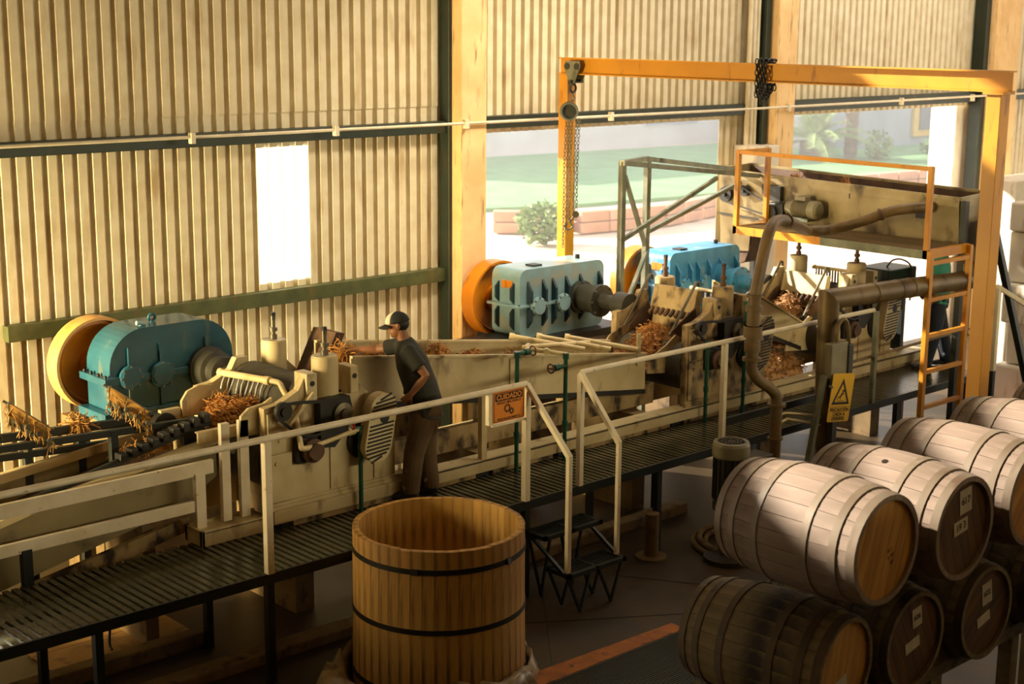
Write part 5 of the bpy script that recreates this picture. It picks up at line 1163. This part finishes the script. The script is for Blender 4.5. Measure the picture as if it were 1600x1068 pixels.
# ------------------------------------------------------------------ floor things
ss = MB().prism([(7.55, 8.42), (7.72, 8.18), (9.70, 8.18), (9.70, 8.34)], 'xy', .0005, .004).build('floor_stripe', M['stripe']); tag(ss, 'worn orange stripe painted on the concrete floor beside the grate', 'stripe')
gt = thing('floor_grate', 'dark ribbed drain grate in the floor below the orange stripe', 'grate', (8.8, 7.8, 0))
r0 = MB().box(7.4, 9.9, 8.135, 8.149, .002, .012).build('bar', M['walkframe'], gt)
for k in range(1, 44): inst(r0, gt, (0, -k * .026, 0))
MB().box(7.4, 9.9, 7.0, 8.16, .0005, .003).build('tray', M['black'], gt)
fj = MB().beam((8.6, 9.3, .002), (11.2, 7.6, .002), .014, .003).build('floor_joint', M['black'], fl); fj2 = MB().beam((7.9, 8.0, .002), (9.3, 9.6, .002), .012, .003).build('floor_joint', M['black'], fl); fj3 = MB().beam((10.2, 9.5, .002), (12.0, 6.6, .002), .012, .003).build('floor_joint', M['black'], fl)
bo = MB().lathe((10.84, 9.62, 0), (0, 0, 1), [(.16, 0), (.16, .02), (.075, .03), (.072, .47), (.0, .48)], 22).build('bollard', M['kerb']); tag(bo, 'short round concrete stub standing in front of the walkway', 'stub')
hc = thing('hose_coil', 'coiled pale hose on the floor behind the upper barrels', 'hose', (11.9, 9.2, 0))
for k, (r, z) in enumerate(((.62, .03), (.56, .07), (.50, .035))):
    MB().tube([(11.9 + r * math.cos(6.2832 * i / 40), 9.15 + r * math.sin(6.2832 * i / 40), z) for i in range(41)], .028, 8, False).build('loop', M['kerb'], hc)
k1 = MB().box(3.9, 6.38, 10.70, 10.86, 0, .13).build('kerb', M['kerb'], None, .015); tag(k1, 'long concrete kerb under the walkway beside the tan boards', 'kerb')
k2 = MB().box(4.6, 8.6, 10.02, 10.22, 0, .10).build('kerb', M['kerb'], None, .015); tag(k2, 'concrete kerb nearer the camera, running toward the vat', 'kerb')
k3 = MB().box(8.9, 12.2, 10.3, 10.46, 0, .12).build('kerb', M['kerb'], None, .015); tag(k3, 'concrete kerb under the walkway behind the steps', 'kerb')
sb_ = thing('floor_boards', 'tan boards laid on the floor under the left end of the walkway', 'boards', (5.7, 11.2, 0))
for xa, xb, ya, yb in ((5.05, 5.74, 11.04, 11.42), (5.745, 6.36, 11.04, 11.42), (5.05, 6.36, 11.425, 11.8), (5.05, 5.72, 10.88, 11.035), (5.725, 6.36, 10.88, 11.035)): MB().box(xa, xb, ya, yb, .001, .025).build('board', M['slab'], sb_, .003)
cl = MB().tube(smoothpath([(5.62, 11.1, .03), (5.63, 11.16, .07), (5.66, 11.2, .20), (5.65, 11.25, .30)], 4), .012, 6).build('clamp_hook', M['black']); tag(cl, 'small black bent hook on the tan boards', 'hook')
# drive box, drums and the limewashed wall to the right
mbx = thing('motor_cover', 'dark green motor cover under the platform, behind the duct', 'cover', (16.7, 10.8, 1.9))
MB().box(16.36, 17.0, 10.6, 11.1, 1.85, 2.24).build('cover', M['dkgreen'], mbx, .02)
for x in (16.42, 16.9): MB().box(x - .04, x + .04, 10.7, 11.0, 1.12, 1.85).build('leg', M['walkframe'], mbx)
MB().tube(smoothpath([(16.6, 10.8, 2.24), (16.65, 10.75, 2.33), (16.8, 10.7, 2.33), (16.85, 10.59, 2.22), (16.85, 10.585, 1.8)], 5), .012, 7).build('cable', M['rust'], mbx)
wr_ = st('wall_right', MB().box(20.7, 24.0, 11.3, 11.9, 0, 3.05), M['white'], .02)
hw = thing('block_pier', 'broken limewashed block pier behind the white post at the right', 'pier', (19.0, 9.9, 0))
for i, (xa, xb, ya, yb, za, zb) in enumerate(((18.6, 19.5, 9.7, 10.3, 0, .75), (18.7, 19.6, 9.7, 10.2, .76, 1.35), (18.5, 19.5, 9.65, 10.2, 1.36, 1.9), (18.6, 19.6, 9.65, 10.2, 1.91, 2.6), (18.55, 19.5, 9.65, 10.2, 2.61, 3.0))): MB().box(xa, xb, ya, yb, za, zb).build('block', M['white'], hw, .03)
wp = thing('stair_rail', 'white post with sloping handrail right of the orange crane post', 'handrail', (15.35, 8.5, 0))
MB().box(15.30, 15.36, 8.47, 8.53, 1.46, 2.45).build('post', M['rail'], wp, .004); MB().box(15.30, 15.36, 8.47, 8.53, 0, 1.46).build('post_base', M['walkframe'], wp, .004)
MB().beam((15.3, 8.5, 2.44), (16.6, 8.1, 1.7), .045, .05).build('sloping_rail', M['rail'], wp, .004)
rng = random.Random(77)
for i, (x, y, z, s) in enumerate(((17.9, 10.2, 0, .3), (18.4, 9.8, 0, .26), (18.9, 10.6, 0, .35), (17.7, 9.4, 0, .22), (19.3, 9.9, 0, .3))):
    mb = MB(); k = 7; pts = [(x + s * math.cos(6.28 * j / k) * rng.uniform(.6, 1.1), y + s * math.sin(6.28 * j / k) * rng.uniform(.6, 1.1)) for j in range(k)]
    o = mb.prism(pts, 'xy', 0, s * rng.uniform(.6, 1.0)).build('rubble_stone', M['terracotta'], None, .03)
    tag(o, ('nearest the ladder', 'second', 'largest', 'smallest', 'farthest right')[i] + ' of the pale broken stones on the ground beyond the walkway end', 'stone')
# ------------------------------------------------------------------ people
def loft(mb, rings, n=20, caps=True):
    """rings: (centre, side axis, side radius, depth axis, depth radius)"""
    vs = []
    for c, a, ra, b, rb in rings:
        c, a, b = Vector(c), Vector(a).normalized(), Vector(b).normalized()
        for i in range(n):
            t = 6.2832 * i / n; vs.append(c + a * (ra * math.cos(t)) + b * (rb * math.sin(t)))
    k = len(rings)
    mb.add(vs, [(j * n + i, j * n + (i + 1) % n, (j + 1) * n + (i + 1) % n, (j + 1) * n + i) for j in range(k - 1) for i in range(n)], True)
    if caps: mb.add(vs[:n], [tuple(range(n))]); mb.add(vs[-n:], [tuple(range(n))])
    return mb
def ellipsoid(mb, c, axes, n=16, k=10):
    c = Vector(c); (A, a), (B, b), (U, u) = [(Vector(v).normalized(), r) for v, r in axes]; vs = []
    for j in range(k + 1):
        ph = math.pi * j / k - math.pi / 2
        for i in range(n):
            t = 6.2832 * i / n; vs.append(c + A * (a * math.cos(ph) * math.cos(t)) + B * (b * math.cos(ph) * math.sin(t)) + U * (u * math.sin(ph)))
    mb.add(vs, [(j * n + i, j * n + (i + 1) % n, (j + 1) * n + (i + 1) % n, (j + 1) * n + i) for j in range(k) for i in range(n)], True); return mb
def voxel(mb, name, m, parent, size=.008, smooth=3, shrink=0.0):
    """fuse overlapping volumes into one continuous surface"""
    o = mb.build(name, m, parent)
    r = o.modifiers.new('remesh', 'REMESH'); r.mode = 'VOXEL'; r.voxel_size = size; r.use_smooth_shade = True
    s = o.modifiers.new('smooth', 'SMOOTH'); s.factor = .5; s.iterations = smooth
    bpy.context.view_layer.update(); dg = bpy.context.evaluated_depsgraph_get()
    me = bpy.data.meshes.new_from_object(o.evaluated_get(dg)); o.modifiers.clear(); o.data = me
    return o
def taper(mb, pts, radii, n=12): return mb.tube(pts, radii, n)
def hand(mb, wrist, palm_dir, side, back, s=1.0, curl=.5):
    """palm + four fingers of unequal length + thumb; side points to the thumb, back out of the back of the hand"""
    d, sd, bk = Vector(palm_dir).normalized(), Vector(side).normalized(), Vector(back).normalized(); w = Vector(wrist)
    loft(mb, [(w - d * .02 * s, sd, .027 * s, bk, .021 * s), (w + d * .03 * s, sd, .034 * s, bk, .017 * s), (w + d * .085 * s, sd, .042 * s, bk, .014 * s), (w + d * .098 * s, sd, .038 * s, bk, .011 * s)], 12)
    for k, (off, ln) in enumerate(((.030, .074), (.010, .082), (-.011, .077), (-.031, .060))):
        p = w + d * .085 * s + sd * off * s; path = [p]; a = 0
        for j in range(3):
            a += curl * (.5 + .25 * j); path.append(path[-1] + (d * math.cos(a) - bk * math.sin(a)).normalized() * ln * s / 3)
        mb.tube(path, [.0098 * s, .0092 * s, .0085 * s, .0065 * s], 8)
    p = w + d * .03 * s + sd * .030 * s; q = p + (d * .6 + sd * .75 - bk * .25).normalized() * .042 * s; r = q + (d * .9 + sd * .2 - bk * .45).normalized() * .034 * s
    mb.tube([p, q, r], [.0135 * s, .0115 * s, .008 * s], 8)
def person(label, J, F, shirt_m, trouser_m, cap=True, hands=True):
    F = Vector(F).normalized(); Lh = Vector((-F.y, F.x, 0)); U = Vector((0, 0, 1))
    J = {k: Vector(v) for k, v in J.items()}
    t = thing('person', label, 'person', (J['pelvis'].x, J['pelvis'].y, .95))
    sp = lambda a, b: (J[b] - J[a]).normalized()
    tor = [J['pelvis'], J['waist'], J['chest'], J['shoulders'], J['neck']]
    def ax(i):
        d = (tor[min(i + 1, 4)] - tor[max(i - 1, 0)]).normalized(); return Lh, d.cross(Lh).normalized()
    b = MB()
    loft(b, [(tor[i], ax(i)[0], r1, ax(i)[1], r2) for i, (r1, r2) in enumerate(((.155, .115), (.135, .11), (.165, .115), (.15, .085), (.055, .055)))])
    h = J['head']; hf = (F + U * J.get('nod', Vector((0, 0, -.12))).z).normalized(); hu = Lh.cross(hf) * -1; hu = hf.cross(Lh); hu = hu if hu.z > 0 else -hu
    taper(b, [J['shoulders'], J['neck'], h - hu * .05 - hf * .02], [.065, .058, .056])
    ellipsoid(b, h + hu * .025 - hf * .008, ((hf, .098), (Lh, .076), (hu, .098)))
    ellipsoid(b, h - hu * .045 + hf * .022, ((hf, .068), (Lh, .058), (hu, .072)))
    ellipsoid(b, h - hu * .088 + hf * .055, ((hf, .028), (Lh, .030), (hu, .024)))           # chin
    taper(b, [h + hu * .02 + hf * .083, h - hu * .015 + hf * .106, h - hu * .030 + hf * .100], [.010, .015, .014], 8)   # nose
    ellipsoid(b, h + hu * .022 + hf * .078, ((hf, .02), (Lh, .055), (hu, .012)))            # brow
    ellipsoid(b, h - hu * .058 + hf * .083, ((hf, .012), (Lh, .024), (hu, .010)))           # lips
    for s in (-1, 1): ellipsoid(b, h - hu * .005 - hf * .012 + Lh * s * .078, ((hf, .018), (Lh, .010), (hu, .030)), 10, 6)
    for sd in 'lr':
        taper(b, [J['shoulders'].lerp(J[sd + 'sh'], .6), J[sd + 'sh'], J[sd + 'sh'].lerp(J[sd + 'el'], .5), J[sd + 'el'], J[sd + 'el'].lerp(J[sd + 'wr'], .35), J[sd + 'wr']], [.055, .056, .047, .040, .040, .027])
        d = (J[sd + 'hand'] - J[sd + 'wr']).normalized(); bk = J[sd + 'back'].normalized(); bk = (bk - d * bk.dot(d)).normalized(); side = d.cross(bk) * (1 if sd == 'r' else -1)
        hand(b, J[sd + 'wr'], d, side, bk, 1.0, J[sd + 'curl'].x)
        taper(b, [J['pelvis'].lerp(J[sd + 'hip'], .8), J[sd + 'hip'], J[sd + 'hip'].lerp(J[sd + 'kn'], .5), J[sd + 'kn'], J[sd + 'kn'].lerp(J[sd + 'an'], .35), J[sd + 'an']], [.08, .085, .072, .054, .052, .036])
    voxel(b, 'body', M['skin'], t, .0065, 2)
    e = MB()
    for s in (-1, 1): ellipsoid(e, h - hu * .0 + hf * .084 + Lh * s * .032, ((hf, .008), (Lh, .013), (hu, .007)), 8, 6)
    for s in (-1, 1): ellipsoid(MB(), h - hu * .0 + hf * .080 + Lh * s * .032, ((hf, .011), (Lh, .013), (hu, .008)), 10, 6).build('eye', M['hair'], t)
    # shirt: torso and two short sleeves fused
    s_ = MB(); hem = J['pelvis'] + (J['pelvis'] - J['waist']).normalized() * .06
    loft(s_, [(hem, Lh, .20, F, .172), (J['pelvis'].lerp(J['waist'], .3), Lh, .195, ax(0)[1], .168), (J['waist'], Lh, .188, ax(1)[1], .158), (J['chest'], Lh, .20, ax(2)[1], .152), (J['shoulders'] - U * .01, Lh, .175, ax(3)[1], .112), (J['shoulders'].lerp(J['neck'], .6), Lh, .115, ax(3)[1], .09), (J['neck'], Lh, .072, ax(4)[1], .07)], 24)
    for sd in 'lr':
        a, c = J[sd + 'sh'], J[sd + 'el']; k = J[sd + 'slv'].x
        taper(s_, [J['shoulders'].lerp(a, .5), a, a.lerp(c, k * .5), a.lerp(c, k), a.lerp(c, k + .06)], [.075, .078, .074, .076, .07], 14)
    rng = random.Random(4)
    for q in range(9):                                                    # folds
        z = rng.uniform(.1, .9); base = J['pelvis'].lerp(J['chest'], z); a = rng.uniform(0, 6.28)
        p = base + Lh * .165 * math.cos(a) + ax(1)[1] * .13 * math.sin(a); s_.tube([p, p + Vector((rng.uniform(-.05, .05), rng.uniform(-.05, .05), -.09)), p + Vector((rng.uniform(-.08, .08), rng.uniform(-.08, .08), -.18))], [.012, .018, .01], 6)
    voxel(s_, 'shirt', shirt_m, t, .009, 4)
    # trousers
    p_ = MB(); loft(p_, [(J['pelvis'] + U * .07, Lh, .172, F, .145), (J['pelvis'] - U * .02, Lh, .18, F, .155), (J['pelvis'] - U * .12, Lh, .172, F, .145)], 20)
    for sd in 'lr':
        taper(p_, [J[sd + 'hip'] + U * .02, J[sd + 'hip'].lerp(J[sd + 'kn'], .4), J[sd + 'kn'], J[sd + 'kn'].lerp(J[sd + 'an'], .5), J[sd + 'an'] + U * .02, J[sd + 'an'] - U * .03], [.115, .112, .098, .092, .088, .086], 14)
        for q in range(5):
            z = rng.uniform(.1, .95); c = J[sd + 'kn'].lerp(J[sd + 'an'], z); a = rng.uniform(0, 6.28); o = Lh * math.cos(a) * .07 + F * math.sin(a) * .07
            p_.tube([c + o, c + o * 1.05 + Lh * .04 + U * .02, c + o * .9 + Lh * .07], [.012, .016, .010], 6)
    voxel(p_, 'trousers', trouser_m, t, .009, 4)
    for sd in 'lr':
        a, d = J[sd + 'an'], (J[sd + 'toe'] - J[sd + 'an']); d.z = 0; d.normalize(); w = Vector((-d.y, d.x, 0)); bt = MB(); z0 = .952 + .045
        g = Vector((a.x, a.y, z0))
        loft(bt, [(g - d * .075, w, .035, U, .038), (g - d * .05 + U * .005, w, .043, U, .048), (g + d * .04, w, .045, U, .044), (g + d * .12 - U * .008, w, .05, U, .034), (g + d * .175 - U * .014, w, .04, U, .026), (g + d * .195 - U * .018, w, .02, U, .018)], 14)
        taper(bt, [g, a + U * .05], [.05, .046], 12); voxel(bt, 'boot', M['boot'], t, .009, 2)
    if cap:
        # cap: dark crown, white front panel, curved peak
        c0 = h + hu * .040 - hf * .004; cr_ = MB(); fp = MB()
        def dome(az0, az1, r0):
            n, k = 14, 7; vs = []
            for j in range(k + 1):
                ph = math.pi / 2 * j / k
                for i in range(n + 1):
                    a = az0 + (az1 - az0) * i / n
                    vs.append(c0 + hf * (r0 * 1.02 * math.cos(ph) * math.cos(a) + .0) * 1.03 + Lh * (r0 * .82 * math.cos(ph) * math.sin(a)) + hu * (.098 * math.sin(ph) - .012))
            return vs, [(j * (n + 1) + i, j * (n + 1) + i + 1, (j + 1) * (n + 1) + i + 1, (j + 1) * (n + 1) + i) for j in range(k) for i in range(n)]
        v, f = dome(1.0, 6.2832 - 1.0, .108); cr_.add(v, f, True); o = cr_.build('cap_crown', M['capblack'], t); o.modifiers.new('s', 'SOLIDIFY').thickness = .004
        v, f = dome(-1.0, 1.0, .109); fp.add(v, f, True); o = fp.build('cap_front_panel', M['capwhite'], t); o.modifiers.new('s', 'SOLIDIFY').thickness = .004
        pk = MB(); vs = []
        for j in range(5):
            for i in range(9):
                a = -.95 + 1.9 * i / 8; r = .106 + .078 * (j / 4) * (math.cos(a * .85))
                vs.append(c0 + hf * (r * math.cos(a * (1 - .25 * j / 4))) + Lh * (.082 * math.sin(a) / .82) + hu * (-.014 - .02 * (j / 4) - .022 * (math.sin(a) ** 2)))
        pk.add(vs, [(j * 9 + i, j * 9 + i + 1, (j + 1) * 9 + i + 1, (j + 1) * 9 + i) for j in range(4) for i in range(8)], True)
        o = pk.build('cap_peak', M['capblack'], t); o.modifiers.new('s', 'SOLIDIFY').thickness = .006
        hr_ = MB(); ellipsoid(hr_, h + hu * .012 - hf * .030, ((hf, .080), (Lh, .0805), (hu, .080))); hr_.build('hair', M['hair'], t)
    return t
v0 = lambda *p: V(*p)
person('man in a dark T-shirt and black and white cap leaning over the trough', dict(
    pelvis=(8.530, 10.40, 1.80), waist=(8.500, 10.43, 2.00), chest=(8.440, 10.49, 2.24), shoulders=(8.400, 10.525, 2.385), neck=(8.385, 10.54, 2.46), head=(8.345, 10.577, 2.590),
    lsh=(8.315, 10.395, 2.375), lel=(8.395, 10.235, 2.165), lwr=(8.300, 10.335, 1.985), lhand=(8.270, 10.40, 1.915), lback=(-.679, -.734, .1), lcurl=(.7, 0, 0), lslv=(.62, 0, 0),
    rsh=(8.435, 10.660, 2.375), rel=(8.320, 10.850, 2.315), rwr=(8.190, 10.985, 2.318), rhand=(8.112, 11.065, 2.305), rback=(0, 0, 1), rcurl=(.75, 0, 0), rslv=(.58, 0, 0),
    lhip=(8.465, 10.335, 1.74), lkn=(8.385, 10.400, 1.40), lan=(8.362, 10.425, 1.05), ltoe=(8.276, 10.504, 1.0),
    rhip=(8.590, 10.465, 1.73), rkn=(8.595, 10.480, 1.38), ran=(8.620, 10.450, 1.05), rtoe=(8.54, 10.53, 1.0), nod=(0, 0, -.18)), (-.734, .679, 0), M['shirt'], M['trouser'])
fibre_heap('fibre_clump', 'clump of brown fibre gripped in the man\'s outstretched hand', [(8.09, 11.09, 2.20, .07, .07, .09)], 160, M['fibre'], 91, .16)
bx, by = 17.0, 10.28
person('person in a teal top and dark jeans standing behind the orange ladder', dict(
    pelvis=(bx, by, 1.86), waist=(bx, by, 2.05), chest=(bx - .01, by, 2.28), shoulders=(bx - .01, by, 2.43), neck=(bx, by, 2.50), head=(bx - .02, by + .01, 2.63),
    lsh=(bx - .13, by - .13, 2.41), lel=(bx - .19, by - .17, 2.16), lwr=(bx - .22, by - .10, 1.93), lhand=(bx - .25, by - .07, 1.85), lback=(-.6, -.7, 0), lcurl=(.5, 0, 0), lslv=(.9, 0, 0),
    rsh=(bx + .11, by + .13, 2.41), rel=(bx + .15, by + .18, 2.16), rwr=(bx + .12, by + .24, 1.93), rhand=(bx + .09, by + .27, 1.85), rback=(.6, .7, 0), rcurl=(.5, 0, 0), rslv=(.9, 0, 0),
    lhip=(bx - .07, by - .06, 1.79), lkn=(bx - .13, by - .07, 1.42), lan=(bx - .2, by - .02, 1.05), ltoe=(bx - .3, by + .05, 1.0),
    rhip=(bx + .07, by + .06, 1.79), rkn=(bx + .13, by - .02, 1.42), ran=(bx + .19, by - .08, 1.05), rtoe=(bx + .1, by + .02, 1.0), nod=(0, 0, -.1)), (-.734, .679, 0), M['teal'], M['denim'], cap=False)
